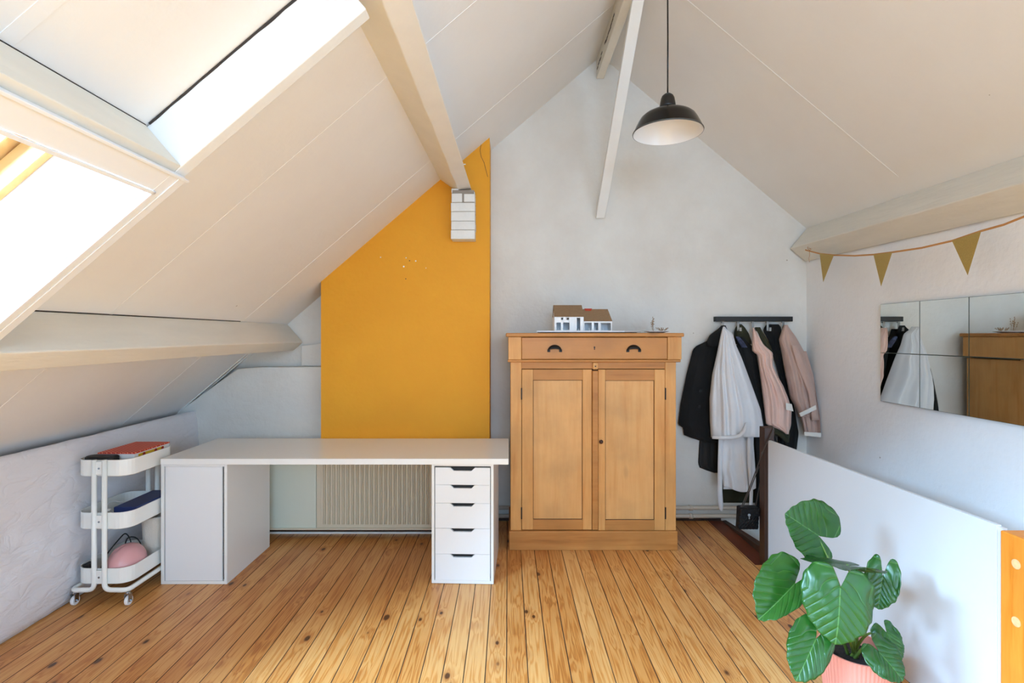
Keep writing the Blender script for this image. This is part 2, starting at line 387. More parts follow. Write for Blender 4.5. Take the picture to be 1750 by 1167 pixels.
w1 = roof_window(1, rl_box, RL, *WIN_L[0]); w2 = roof_window(2, rl_box, RL, *WIN_L[1], dd=.02); w3 = roof_window(3, rr_box, RR, *FILL_WIN_R[0], dd=.02)  # second and third windows are unseen, added to let in fill light
# casing of the window in view
m = MB()
rl_box(m, -2.262, -1.455, -.178, -.164, 1.565, 1.638); rl_box(m, -1.533, -1.455, -.178, -.164, .32, 1.565)
rl_box(m, -2.262, -1.533, -.184, -.178, 1.565, 1.577); rl_box(m, -1.545, -1.533, -.184, -.178, .36, 1.577)
rl_box(m, -1.462, -1.452, -.186, -.178, .32, 1.638); rl_box(m, -2.262, -1.462, -.182, -.178, 1.600, 1.606)
rl_box(m, -2.262, -2.2, -.178, -.164, .32, 1.565)
m.build('casing', M_trim, w1, bevel=.002)

# battens over the board joints of the roof lining
tn = 0
def trimn(m, mat_, **k):
    global tn; tn += 1
    return struct(m.build('trim_%d' % tn, mat_, **k))
for y, a0, a1 in ((1.14, -1.42, A_R), (2.29, -3.3, A_R-.02), (3.435, -3.3, A_R-.02)):
    m = MB(); wd = .038 if y < 2 else .016
    rl_box(m, a0, a1, -.0014, .01, y-wd/2, y+wd/2); trimn(m, M_ceil)
m = MB(); rl_box(m, -3.3, -2.26, -.006, .01, 4.02, 4.034); rl_box(m, -3.3, -2.26, -.006, .01, 4.075, 4.09); trimn(m, M_beamw, bevel=.002)
for y in (3.05, 1.90):
    m = MB(); rr_box(m, .02, 1.98, -.0014, .01, y-.009, y+.009); trimn(m, M_ceil)

# ------------------------------------------------------------------ beams
# purlin low on the left
def jagbeam(name, label, loops, mat_=M_beam, cat='beam', bevel=.006):
    m = MB(); m.loft(loops); o = m.build(name, mat_, bevel=bevel); tag(o, label, cat); return o
def rlb(a0, a1, d0, d1, y): return [RL(a0,d0,y), RL(a1,d0,y), RL(a1,d1,y), RL(a0,d1,y)]
pl = []
for k, y in enumerate([-3.15, -1, .5, 1.9, 2.8, 3.6, 4.125]):
    g = [0, .0, .004, .002, -.002, 0, 0][k]
    pl.append(rlb(-2.262-.10, -2.262, -.190-g, .0, y))
jagbeam('roof_beam', 'thick cream painted purlin running low along the left roof slope above the mattress', pl)
m = MB()
rl_box(m, -2.2632, -2.2595, -.0035, .0, 1.66, 3.4)
m.build('open_joint', M_crack, bpy.data.objects['roof_beam'])
# trimmer board beside the window
m = MB(); rl_box(m, -2.262, -.70, -.163, -.004, 1.59, 1.640)
o = m.build('roof_beam', M_beamw, bevel=.004); tag(o, 'white painted board beam sloping up beside the roof window to the big purlin', 'beam')
m = MB()
n = 60
pts0 = []; pts1 = []
for i in range(n+1):
    a = -1.42+i*(.71/n); k = .003+.0045*abs(noise.noise(Vector((a*9, 0, 0))))+.0035*(i/n)
    pts0.append(RL(a, -.0012, 1.588)); pts1.append(RL(a, -.0015-k*1.2, 1.588))
m.grid([pts0, pts1])
m2 = MB()
for i in range(n): m2.hexa([pts1[i], pts1[i+1], pts0[i+1], pts0[i]]+[q+Vector((0,.003,0)) for q in (pts1[i], pts1[i+1], pts0[i+1], pts0[i])])
m2.build('open_joint', M_crack, o)
# header over the window
m = MB(); rl_box(m, -1.462, -1.429, -.163, -.002, .2, 1.588)
o = m.build('roof_beam', M_beam, bevel=.003); tag(o, 'cream painted header board across the top of the roof window', 'beam')
m = MB(); rl_box(m, -1.430, -1.4275, -.0035, -.0005, .3, 1.585); m.build('open_joint', M_crack, o)

# big middle purlin: (left contact, bottom corner, right corner) at chimney
def midloop(y):
    k = (3.88-y)
    dx = -.018*k
    L_ = Vector((-.50+dx, y, roofL(-.50+dx)+.01)); B = Vector((-.352+dx, y, CH+1.036)); R_ = Vector((-.262+dx, y, CH+1.052+.004*k))
    R2 = R_+Vector((-.10, 0, .20)); R2.z = min(R2.z+.1, roofL(R2.x)+.02)
    j = .006*noise.noise(Vector((0, y*4, 3)))
    B = B+Vector((j, 0, j*.4)); return [L_, B, R_+Vector((0,0,j*.3)), R2]
ys = [-3.15, -1.5]+[0+.12*i for i in range(32)]+[3.88]
jagbeam('roof_beam', 'big white rough-edged purlin running from overhead down to the brick corbel', [midloop(y) for y in ys], M_beamw, bevel=.004)

# ridge beam
m = MB(); m.box(.690, .748, YF+.02, 4.13, CH+2.0, CH+2.16)
o = m.build('roof_beam', M_beam, bevel=.004); tag(o, 'cream ridge beam under the peak of the ceiling ending at the gable wall', 'beam')
m = MB()
for i in range(26):
    y = 4.05-i*.045+random.uniform(-.01, .01); h = CH+2.055+random.uniform(-.008, .008)+.012*i*.1
    if random.random() < .75: m.hexa([(.6885,y,h),(.6885,y+.05,h+.002),(.6905,y+.05,h+.002),(.6905,y,h),(.6885,y,h+.012),(.6885,y+.05,h+.014),(.6905,y+.05,h+.014),(.6905,y,h+.012)])
m.build('open_joint', M_crack, o)

# right purlin
def rrb(y):
    k = (4.125-y)*.012
    c = Vector((2.333+k, y, roofR(2.333+k)+.003)); t = Vector((.7664,0,-.6423)); nn = Vector((-.6423,0,-.7664))
    j = .004*noise.noise(Vector((y*3, 1, 2)))
    # inner top, inner bottom, outer bottom, outer top
    return [c, c+nn*(.213+j), c+nn*(.213+j)+t*.16, c+t*.16]
jagbeam('roof_beam', 'cream painted purlin along the top of the right wall above the bunting', [rrb(y) for y in [-3.1+.25*i for i in range(29)]+[4.125]], M_beam, bevel=.006)

# long thin strut
a = P(1090, 0, 3.17); b_ = P(1025.5, 372, 4.125)
d = (b_-a).normalized(); a2 = a-d*.02
sx = Vector((.035, 0, 0)); sy = Vector((0, .018, .008))
m = MB(); m.hexa([b_-sx-sy, b_+sx-sy, b_+sx+sy, b_-sx+sy, a2-sx-sy, a2+sx-sy, a2+sx+sy, a2-sx+sy])
m.v = [Vector((q.x, min(q.y, 4.137), q.z)) for q in m.v]
o = m.build('roof_strut', M_beamw, bevel=.003); tag(o, 'long thin white wooden strut leaning from the gable wall up past the ridge beam', 'strut')

# ------------------------------------------------------------------ walls
def gable(y0, y1, hole=False):
    m = MB()
    pts = [(-3.2, y0, -.1), (2.5, y0, -2.6), (2.5, y0, roofR(2.5)), (PX, y0, PH), (-3.2, y0, roofL(-3.2))]
    pts = [(-3.2, y0, -.1), (1.67, y0, -.1), (1.67, y0, -2.6), (2.5, y0, -2.6), (2.5, y0, roofR(2.5)+.05), (PX, y0, PH+.05), (-3.2, y0, roofL(-3.2)+.05)]
    m.prism(pts, (0, y1-y0, 0)); return m
struct(gable(YB, YB+.12).build('wall_back', M_wallb, origin=(0, YB, 0)))
struct(gable(YF-.12, YF).build('wall_front', M_wallr, origin=(0, YF, 0)))
def xw(y): return 2.335+.012*(4.14-y)
_zt = lambda x: roofR(x)+.05
struct(MB().hexa([(xw(YF),YF,-2.6),(2.6,YF,-2.6),(2.6,YB,-2.6),(2.335,YB,-2.6),(xw(YF),YF,_zt(xw(YF))),(2.6,YF,_zt(2.6)),(2.6,YB,_zt(2.6)),(2.335,YB,_zt(2.335))]).build('wall_right', M_wallr))
struct(MB().box(-2.75, -2.65, YF, YB, -.05, roofL(-2.7)).build('wall_left', M_wallb))
# chimney breast
def chim(y0, y1, x0=-1.366, x1=-.134):
    return MB().prism([(x0,y0,0),(x1,y0,0),(x1,y0,roofL(x1)+.02),(x0,y0,roofL(x0)+.02)], (0, y1-y0, 0))
struct(chim(3.87, YB).build('wall_chimney', M_yel))
# bits of plaster damage on the chimney
o = bpy.data.objects['wall_chimney']
m = MB()
pp = [(822,247),(820,257),(822,268),(827,278),(830,290),(833,302)]
for (x0,y0),(x1,y1) in zip(pp, pp[1:]):
    q = [P(x0,y0,3.8692), P(x0+.7,y0,3.8692), P(x1+.7,y1,3.8692), P(x1,y1,3.8692)]
    m.hexa(q+[v+Vector((0,-.0012,0)) for v in q])
for x, y in ((693.5, 476.5), (700, 445.5)):
    q = P(x, y, 3.869); m.lathe(q, [(.0001,0),(.004,0),(.004,.0012),(.0001,.0012)], 10, ax=(0,-1,0))
m.build('crack', M_crack, o)
m = MB()
for x, y, r in ((650.5, 439.6, .004), (694, 440.5, .004), (710.5, 446, .005), (690, 455.5, .006), (728, 458, .003)):
    m.lathe(P(x, y, 3.869), [(.0001,0),(r,0),(r,.0012),(.0001,.0012)], 9, ax=(0,-1,0))
q = P(793, 281, 3.869); m.box(q.x-.012, q.x+.012, q.y-.002, q.y, q.z-.003, q.z+.004)
m.build('filler_spot', M_beamw, o)
# lower wall lining left of the chimney
m = MB(); m.prism([(-2.65, 4.03, 0), (-1.366, 4.03, 0), (-1.366, 4.03, 1.205), (-1.9, 4.03, 1.202), (-2.06, 4.03, 1.19), (-2.65, 4.03, .76)], (0, .11, 0))
trimn(m, M_wallb, bevel=.008)
m = MB(); m.prism([(-1.60, 4.10, 1.205), (-1.366, 4.10, 1.205), (-1.366, 4.10, 1.40), (-1.50, 4.10, 1.375), (-1.60, 4.10, 1.365)], (0, .05, 0)); trimn(m, M_wallb, bevel=.006)
# chimney skirting, and dark strips that paint shade near the floor
struct(MB().box(-.13, 1.66, 4.125, 4.14, 0, .018).build('back_gap_shade', M_dark))  # dark strip stands in for the shadow at the wall's foot
struct(MB().box(-1.80, -.134, 3.850, 3.87, 0, .014).build('baseboard_chimney', M_beamw, bevel=.002)); trimn(MB().box(-1.80, -.134, 3.862, 3.87, .014, .075), M_dark)  # upper dark strip paints the shadow gap below the radiator

# brick corbel
mc = MB()
x0, x1 = -.402, -.232; z = CH+.68
hs = [.066, .062, .068, .064, .066]
courses = []
M_brick = mat('white_painted_brick', srgb(228, 228, 226), .75, bump=.5, bscale=40, vary=.04, vscale=12)
for i, h in enumerate(hs):
    j = random.uniform(-.003, .003)
    if i == 4:
        mc.box(x0+.002, -.325, 3.752, 3.868, z+.004, z+h); mc.box(-.312, x1-.003, 3.75, 3.868, z+.006, z+h-.004)
    else: mc.box(x0+j, x1+j, 3.75+abs(j), 3.868, z+.003, z+h)
    z += h
mc.box(x0, -.352, 3.76, 3.868, z+.004, z+.038); mc.box(-.275, x1-.004, 3.762, 3.868, z-.003, z+.016)
o = mc.build('brick_corbel', M_brick, bevel=.004); tag(o, 'white painted brick corbel on the yellow chimney under the purlin end', 'corbel')
MB().box(x0+.008, x1-.008, 3.757, 3.868, CH+.70, z+.024).build('mortar', mat('old_mortar', srgb(150, 140, 130), .9), o)

# ------------------------------------------------------------------ floor
m = MB()
m.box(-2.75, 1.555, YF, YB, -.06, 0); m.box(1.555, 1.668, YF, 3.33, -.06, 0); m.box(1.668, 2.44, YF, 1.70, -.06, 0)
struct(m.build('floor', M_floor, origin=(0, 0, 0)))
trimn(MB().box(1.556, 1.668, 3.332, YB, -.05, .0), M_red)
m = MB(); m.hexa([(1.668,3.37,-.25),(1.70,3.37,-.25),(1.70,4.13,-.25),(1.668,4.13,-.25),(1.668,3.37,.055),(1.70,3.37,.075),(1.70,4.13,.004),(1.668,4.13,.0)])
trimn(m, M_dark, bevel=.003)
m = MB(); m.box(1.668, 1.70, 1.7, 3.37, -.25, -.001); trimn(m, M_dark)
# staircase down in the well
M_stair = wood('stair_wood', srgb(96, 56, 32), srgb(76, 42, 24), srgb(54, 28, 16), 'X', 1, .5, .2)
r = thing('staircase', 'dark wooden stairs going down in the well behind the white partition', 'staircase', (2.0, 2.6, -2.5))
for i in range(9):
    MB().box(1.70, 2.333, 1.75+i*.24, 1.75+(i+1)*.24+.03, -.25-.22*i, -.215-.22*i).build('tread', M_stair, r, bevel=.004)
for i in range(9):
    MB().box(1.70, 2.333, 1.75+i*.24-.0, 1.765+i*.24, -.215-.22*i, -.03 if i == 0 else -.25-.22*(i-1)).build('riser', M_stair, r)
struct(MB().box(1.55, 2.45, 1.6, YB+.1, -2.62, -2.5).build('floor_lower', M_stair))
struct(MB().box(1.60, 1.668, 1.6, YB, -2.5, -.26).build('wall_stairwell', M_wallr))
struct(MB().box(1.668, 2.335, 1.62, 1.70, -2.5, -.06).build('wall_stairwell_front', M_wallr))

# ------------------------------------------------------------------ desk
r = thing('desk', 'long white desktop laid across the cabinet and the drawer unit', 'desk', (-1, 3.34, .701))
MB().box(-1.995, .004, 3.04, 3.64, .7015, .7355).build('tabletop', M_lam, r, bevel=.002)
# left cabinet
r = thing('cabinet', 'low white cabinet with one plain door under the left end of the desk', 'cabinet', (-1.82, 3.35, 0))
x0, x1, y0, y1, z0, z1 = -2.012, -1.628, 3.07, 3.62, .001, .7005
m = MB(); t = .018
m.box(x0, x0+t, y0, y1, z0, z1); m.box(x1-t, x1, y0, y1, z0, z1); m.box(x0+t, x1-t, y0, y1, z1-t, z1); m.box(x0+t, x1-t, y0, y1, z0, z0+t); m.box(x0+t, x1-t, y1-.008, y1, z0+t, z1-t)
m.build('body', M_lam, r, bevel=.0015)
MB().box(x0+.024, x1-.03, y0+.002, y0+.018, .02, .682).build('door', M_lam2, r, bevel=.0015)
MB().box(x0+t, x1-t, y0+.022, y0+.03, .02, .682).build('cabinet_gap_shade', M_black, r)  # black sheet painting the shadow in the gap around the door
# drawer unit
r = thing('drawer_unit', 'narrow white chest of five drawers under the right end of the desk', 'drawers', (-.26, 3.35, 0))
Rm = Matrix.Translation((-.444, 3.082, 0)) @ Matrix.Rotation(math.radians(-2.2), 4, 'Z')
W = .361; Dp = .53
m = MB(); t = .016
m.box(0, t, 0, Dp, .002, .7); m.box(W-t, W, 0, Dp, .002, .7); m.box(t, W-t, 0, Dp, .7-t, .7); m.box(t, W-t, 0, Dp, .002, .02); m.box(t, W-t, Dp-.008, Dp, .02, .7-t)
m.xform(Rm).build('body', M_lam, r, bevel=.001)
tops = [.6765, .575, .469, .322, .173]; bots = [.5775, .4715, .3245, .1755, .0225]
for tz, bz in zip(tops, bots):
    m = MB(); a, b2 = .020, W-.020; c0, c1 = .108, .252; dp = .019; e = .020
    bz -= .0022; tz -= .0008
    # front with scooped finger pull
    m.prism([(a,.001,bz),(b2,.001,bz),(b2,.001,tz),(c1,.001,tz),(c1-e,.001,tz-dp),(c0+e,.001,tz-dp),(c0,.001,tz),(a,.001,tz)], (0,.016,0))
    d_ = m.xform(Rm).build('drawer', M_lam2, r, bevel=.0012)
    MB().box(c0, c1, .019, .03, tz-dp-.005, tz).xform(Rm).build('pull_shade', M_black, d_)  # black box stands in for the shade inside the cutout
m = MB().box(.017, W-.017, .035, .04, .021, .683); m.xform(Rm).build('drawer_gap_shade', M_black, r)  # black sheet painting the shadow between the drawer fronts

# radiator
M_rad = mat('cream_radiator_enamel', srgb(216, 203, 180), .4)
M_radg = mat('pale_green_grey_enamel', srgb(214, 216, 200), .45)
r = thing('radiator', 'cream radiator with smooth left part and ribbed right part behind the desk', 'radiator', (-.95, 3.8, .06))
m = MB(); xa, xb = -1.365, -.2
m.box(xa, xb, 3.775, 3.835, .068, .66); m.build('back_panel', M_rad, r, bevel=.004)
m = MB(); prof = []; x = xa+.035; k = 0
while x < xb-.03:
    w_ = .0335
    prof += [(x, 3.772), (x+.004, 3.762), (x+.0165, 3.762), (x+.0195, 3.772), (x+.0215, 3.762), (x+w_-.0065, 3.762), (x+w_-.003, 3.774)]
    x += w_
top = [(p[0], p[1], .64) for p in prof]; bot = [(p[0], p[1], .10) for p in prof]
m.grid([top, bot]); 
m.prism([(prof[0][0],3.776,.10),(prof[-1][0],3.776,.10),(prof[-1][0],3.776,.64),(prof[0][0],3.776,.64)], (0,.004,0))
m.build('ribbed_panel', M_rad, r)
MB().box(-1.80, xa-.002, 3.772, 3.83, .068, .66).build('smooth_panel', M_radg, r, bevel=.004)
MB().box(-1.80, xb, 3.757, 3.77, .062, .074).build('bottom_rail', M_rad, r, bevel=.003)
for bx_ in (-1.3, -.5): MB().box(bx_, bx_+.03, 3.836, 3.868, .2, .5).build('bracket', M_iron, r)

# heating pipes on the gable wall
M_pipe = mat('cream_painted_pipe', srgb(206, 196, 182), .5, bump=.2)
for z, lb in ((.108, 'upper cream painted heating pipe along the foot of the gable wall'), (.044, 'lower cream painted heating pipe just above the floor at the gable wall')):
    r = thing('heating_pipe', lb, 'pipe', (1.7, 4.10, z))
    MB().tube([(-.12, 4.105, z), (1.66, 4.105, z), (2.30, 4.105, z), (2.325, 4.08, z), (2.325, 3.4, z)], .0155, 14).build('pipe', M_pipe, r, smooth=True)
    MB().tube([(1.405, 4.105, z), (1.432, 4.105, z)], .021, 14).build('clamp', M_pipe, r, smooth=True)

# ------------------------------------------------------------------ cupboard
r = thing('cupboard', 'old stripped wooden cupboard with two panelled doors and a top drawer', 'cupboard', (.57, 3.83, 0))
yF = 3.575; yBk = 4.07
MB().box(.008, 1.141, 3.556, yBk, .0, .127).build('plinth', M_wx, r, bevel=.004)
MB().box(.018, .092, yF, yF+.03, .127, 1.265).build('stile', M_wz, r, bevel=.003); MB().box(1.062, 1.135, yF, yF+.03, .127, 1.265).build('stile', M_wz, r, bevel=.003)
m = MB(); m.box(.018, .04, yF+.03, yBk, .127, 1.27); m.box(1.113, 1.135, yF+.03, yBk, .127, 1.27); m.box(.04, 1.113, yBk-.015, yBk, .05, 1.42)
m.build('carcass', M_wz, r, bevel=.002)
MB().box(.092, 1.062, yF+.004, yF+.03, 1.218, 1.265).build('rail', M_wx, r, bevel=.002)
MB().box(.092, 1.062, yF+.024, yF+.028, .127, 1.225).build('door_gap_shade', M_seam, r)  # dark sheet painting the shadow in the gaps around the doors
# upper case with drawer
m = MB(); m.box(.003, .0905, 3.553, yBk, 1.281, 1.434); m.box(1.0725, 1.166, 3.553, yBk, 1.281, 1.434); m.box(.0905, 1.0725, 3.60, yBk, 1.281, 1.434)
m.build('drawer_case', M_wz, r, bevel=.003)
MB().box(-.002, 1.160, 3.549, 3.62, 1.264, 1.281).build('moulding', M_wx, r, bevel=.006, seg=3)
dr = MB().box(.0925, 1.0705, 3.556, 3.58, 1.284, 1.430).build('drawer', M_wd, r, bevel=.003)
def cup(cx_):
    m = MB(); ly = 3.555; n = 14; rows = []
    for i in range(7):
        ph = i/6*math.pi/2; row = []
        for j in range(n+1):
            th = math.pi*j/n
            row.append((cx_+.047*math.cos(th)*(1-.05*i/6), ly-.024*math.sin(ph), 1.341+.040*math.sin(th)*math.cos(ph*.80)))
        rows.append(row)
    m.grid(rows)
    return m
for cx_ in ((948-CX)/F*3.555, (1083-CX)/F*3.555):
    o = cup(cx_).build('handle', M_iron, dr, smooth=True); s = o.modifiers.new('s', 'SOLIDIFY'); s.thickness = .003
    MB().box(cx_-.049, cx_-.030, 3.551, 3.556, 1.332, 1.350).build('handle_foot', M_iron, dr, bevel=.001)
    MB().box(cx_+.030, cx_+.049, 3.551, 3.556, 1.332, 1.350).build('handle_foot', M_iron, dr, bevel=.001)
kx = (1016-CX)/F*3.555
m = MB(); m.lathe((kx, 3.5565, 1.364), [(.0001,0),(.0055,0),(.0055,.001),(.0001,.001)], 12, ax=(0,-1,0)); m.box(kx-.003, kx+.003, 3.5553, 3.5565, 1.347, 1.362); m.build('keyhole', M_black, dr)
m = MB(); m.box(-.014, 1.178, 3.535, 4.09, 1.4345, 1.460); m.build('top_board', M_wx, r, bevel=.007, seg=3)
# doors
def door(x0, x1, p0, p1, z0, z1, q0, q1, hx, name='door'):
    y = yF-.002; th = .022
    m = MB(); m.box(x0, p0, y, y+th, z0, z1); m.box(p1, x1, y, y+th, z0, z1)
    d = m.build(name, M_wz, r, bevel=.003)
    MB().box(p0, p1, y, y+th, q1, z1).build('door_rail', M_wx, d, bevel=.0025); MB().box(p0, p1, y, y+th, z0, q0).build('door_rail', M_wx, d, bevel=.0025)
    m = MB(); m.box(p0, p1, y+.012, y+.018, q0, q1); m.build('door_panel', M_wp, d)
    m = MB(); w_ = .003
    m.box(p0, p0+w_, y+.009, y+.0125, q0, q1); m.box(p1-w_, p1, y+.009, y+.0125, q0, q1); m.box(p0, p1, y+.009, y+.0125, q0, q0+w_); m.box(p0, p1, y+.009, y+.0125, q1-w_, q1)
    m.build('panel_edge', M_seam, d)
    for hz in (.245, 1.05):
        MB().box(hx-.004, hx+.004, y-.006, y+.002, hz-.04, hz+.04).build('hinge', M_iron, d, bevel=.002)
    return d
z_t = 1.214
X_ = lambda px: (px-CX)/F*3.573
dl = door(.0945, X_(1011.5), X_(911), X_(995.7), .132, z_t, .200, 1.142, .0925)
dr2 = door(X_(1022.5), 1.0605, X_(1034.5), X_(1118.6), .128, z_t, .197, 1.140, 1.0625)
m = MB(); m.box(X_(1012), X_(1022), yF-.012, yF+.02, .134, 1.205); m.build('astragal', M_wx, dl, bevel=.005, seg=3)
m = MB(); cxk = X_(1017); m.box(cxk-.018, cxk+.018, yF-.018, yF-.004, 1.214, 1.262); lt = m.build('turn_latch', M_wz, r, bevel=.009, seg=3)
MB().lathe((cxk, yF-.0175, 1.236), [(.0001,0),(.0045,0),(.0045,.003),(.0001,.003)], 10, ax=(0,-1,0)).build('screw', M_iron, lt)
kx = X_(1026.5); MB().lathe((kx, yF-.002, CH-(754-CY)/F*3.573), [(.008,0),(.006,.008),(.013,.014),(.014,.02),(.009,.026),(.0001,.027)], 16, ax=(0,-1,0)).build('knob', mat('dark_knob', srgb(60, 26, 16), .3), dr2, smooth=True)

# --- card model house on the cupboard
M_card = mat('white_foam_board', srgb(238, 240, 244), .6); M_kraft = mat('brown_card', srgb(142, 112, 82), .9, bump=.4, bscale=300, vary=.06, vscale=60)
r = thing('model_house', 'small white card model house with brown roofs on the cupboard', 'model', (.4, 3.75, 1.461))
yb0 = 3.585
def slab(z0, z1, ins):
    q = [(.195+ins, yb0+ins), (.795-ins*3, yb0+.02+ins), (.985-ins*5, 3.93-ins), (.25+ins, 3.95-ins)]
    return MB().prism([(x, y, z0) for x, y in q], (0, 0, z1-z0))
slab(1.4612, 1.466, .006).build('base_gap_shade', M_black, r)  # inset black layer painting the shadow gap under the board
slab(1.466, 1.4755, 0).build('base_board', M_card, r, bevel=.001)
yh = 3.68; k_ = yh/F
hx = lambda px: (px-CX)*k_
hz = lambda py: CH-(py-CY)*k_
def facade(x0, x1, z0, z1, holes, y):
    """front wall with true openings, built as a grid of little boxes"""
    xs = sorted({x0, x1}|{h[0] for h in holes}|{h[1] for h in holes}); zs = sorted({z0, z1}|{h[2] for h in holes}|{h[3] for h in holes})
    m = MB()
    for xa_, xb_ in zip(xs, xs[1:]):
        for za, zb in zip(zs, zs[1:]):
            cx_, cz = (xa_+xb_)/2, (za+zb)/2
            if any(h[0] < cx_ < h[1] and h[2] < cz < h[3] for h in holes): continue
            m.box(xa_, xb_, y, y+.003, za, zb)
    return m
zb = 1.4757
H1 = [(hx(959), hx(962.5), hz(546.4), hz(542.8)), (hx(968.3), hx(972.5), hz(546.6), hz(542.8)), (hx(951), hx(958.6), zb+.004, hz(551.2)), (hx(962.4), hx(973.2), zb+.006, hz(551)), (hx(985.8), hx(991.6), zb+.003, hz(543))]
m = facade(hx(947.5), hx(997.5), zb, hz(541), H1, yh)
m.box(hx(947.5), hx(947.5)+.003, yh+.003, yh+.14, zb, hz(541)); m.box(hx(997.5)-.003, hx(997.5), yh+.003, yh+.14, zb, hz(541)); m.box(hx(947.5), hx(997.5), yh+.14, yh+.143, zb, hz(541))
xm = hx(977); m.box(xm, xm+.003, yh+.003, yh+.14, zb, hz(541))
m.build('house_walls', M_card, r)
H2 = [(hx(998.5), hx(1011), zb+.002, hz(551.5)), (hx(1015), hx(1022.3), zb+.004, hz(551.5)), (hx(1026.7), hx(1043.8), zb+.003, hz(551.8))]
m = facade(hx(997.6), hx(1045.5), zb, hz(549), H2, yh-.004)
m.box(hx(1045.5)-.003, hx(1045.5), yh, yh+.13, zb, hz(549)); m.box(hx(997.6), hx(1045.5), yh+.13, yh+.133, zb, hz(549)); m.box(hx(1024), hx(1024)+.003, yh, yh+.13, zb, hz(549))
m.build('annex_walls', M_card, r)
def roofp(xl, xr, ze, zr, y0, dy, xr2):
    m = MB(); t = .003
    for s_ in (0, 1):
        e0 = y0-.004 if s_ == 0 else y0+dy+.004; rd = y0+dy/2
        q = [(xl, e0, ze), (xr, e0, ze), (xr2, rd, zr), (xl, rd, zr)]
        m.hexa([Vector(p) for p in q]+[Vector(p)+Vector((0,0,t)) for p in q])
    return m
roofp(hx(947), hx(998), hz(541.5), hz(541.5)+.083, yh, .14, hx(996.5)+.0).build('house_roof', M_kraft, r)
for gx in (hx(947.5)+.003, hx(997.5)-.006): MB().prism([(gx, yh, hz(541.3)), (gx, yh+.14, hz(541.3)), (gx, yh+.07, hz(541.3)+.08)], (.002, 0, 0)).build('gable_card', M_card, r)
roofp(hx(998.2), hx(1046), hz(549), hz(549)+.085, yh-.004, .137, hx(1041.5)).build('annex_roof', M_kraft, r)
M_redc = mat('red_scrap', srgb(176, 58, 34), .7)
q = MB(); zr_ = hz(549)+.085; q.hexa([(hx(1002), yh+.053, zr_-.010), (hx(1012), yh+.053, zr_-.010), (hx(1014), yh+.062, zr_+.004), (hx(1001), yh+.062, zr_+.004), (hx(1002), yh+.051, zr_-.007), (hx(1012), yh+.051, zr_-.007), (hx(1014), yh+.060, zr_+.007), (hx(1001), yh+.060, zr_+.007)])
q.build('red_patch', M_redc, r)
for fx in (954.5, 990, 1000, 1008, 1018, 1032):
    MB().lathe((hx(fx), yh+.03, zb), [(.004,0),(.004,.012),(.002,.018),(.0001,.02)], 8).build('figure', M_card, r, smooth=True)

# plate of dried flowers
M_dry = mat('dried_stems', srgb(164, 134, 104), .9)
pc = P(1122, 569, 3.80); pc.z = 1.4605
r = thing('plate', 'small white plate of dried flowers at the right end of the cupboard', 'plate', pc)
MB().lathe(pc, [(.0001,.0),(.045,.0),(.075,.008),(.088,.012),(.087,.0145),(.07,.0115),(.045,.005),(.0001,.004)], 28).build('dish', M_card, r, smooth=True)
for (ox, h, n, sp, nm) in ((-.025, .112, 7, .020, 'dried_sprig'), (.045, .03, 12, .045, 'dried_sprig')):
    m = MB()
    for i in range(n):
        b0 = pc+Vector((ox+random.uniform(-.006, .006), random.uniform(-.01, .01), .006))
        t_ = b0+Vector((random.uniform(-1, 1)*sp, random.uniform(-1, 1)*sp*.8, h*random.uniform(.55, 1)))
        m.tube([b0, (b0+t_)/2+Vector((random.uniform(-.004,.004), 0, 0)), t_], .0008, 5)
        for q in range(3):
            c = b0.lerp(t_, .6+.2*q)+Vector((random.uniform(-.003,.003), 0, 0))
            m.lathe(c-Vector((0,0,.004)), [(.0002,0),(.0028,.003),(.0022,.007),(.0002,.010)], 6)
    m.build(nm, M_dry, r, smooth=True)

# ------------------------------------------------------------------ pendant lamp
lc = Vector((.872, 2.89, 0)); zr0 = CH+1.108
r = thing('pendant_lamp', 'black enamel pendant lamp with a white inside hanging from the ceiling', 'lamp', (lc.x, lc.y, zr0))
MB().tube([(lc.x, lc.y, zr0+.20), (lc.x+.001, lc.y, zr0+.5), (lc.x-.001, lc.y, roofR(.872)+.002)], .0042, 8).build('cord', M_blackm, r, smooth=True)
MB().lathe((lc.x, lc.y, zr0+.132), [(.044,0),(.043,.012),(.040,.03),(.036,.052),(.030,.066),(.018,.076),(.004,.080)], 28, True).build('socket_cap', mat('black_bakelite', srgb(16,15,15), .4), r, smooth=True)
prof = [(.186,-.002),(.184,.004),(.172,.030),(.158,.058),(.146,.078),(.128,.094),(.100,.108),(.072,.118),(.052,.124),(.046,.134)]
MB().lathe((lc.x, lc.y, zr0), prof, 56).build('lamp_shade', M_blackm, r, smooth=True)
MB().lathe((lc.x, lc.y, zr0), [(x-.002, z-.003) for x, z in prof[:1]]+[(x-.0035, z-.003) for x, z in prof[1:]]+[(.0001,.128)], 56).build('shade_lining', mat('white_enamel', srgb(240, 242, 246), .12), r, smooth=True)
MB().lathe((lc.x, lc.y, zr0), [(.1842,-.0045),(.187,-.0045),(.188,-.001),(.186,.003)], 56).build('rim', mat('grey_rim', srgb(70, 72, 72), .4), r, smooth=True)

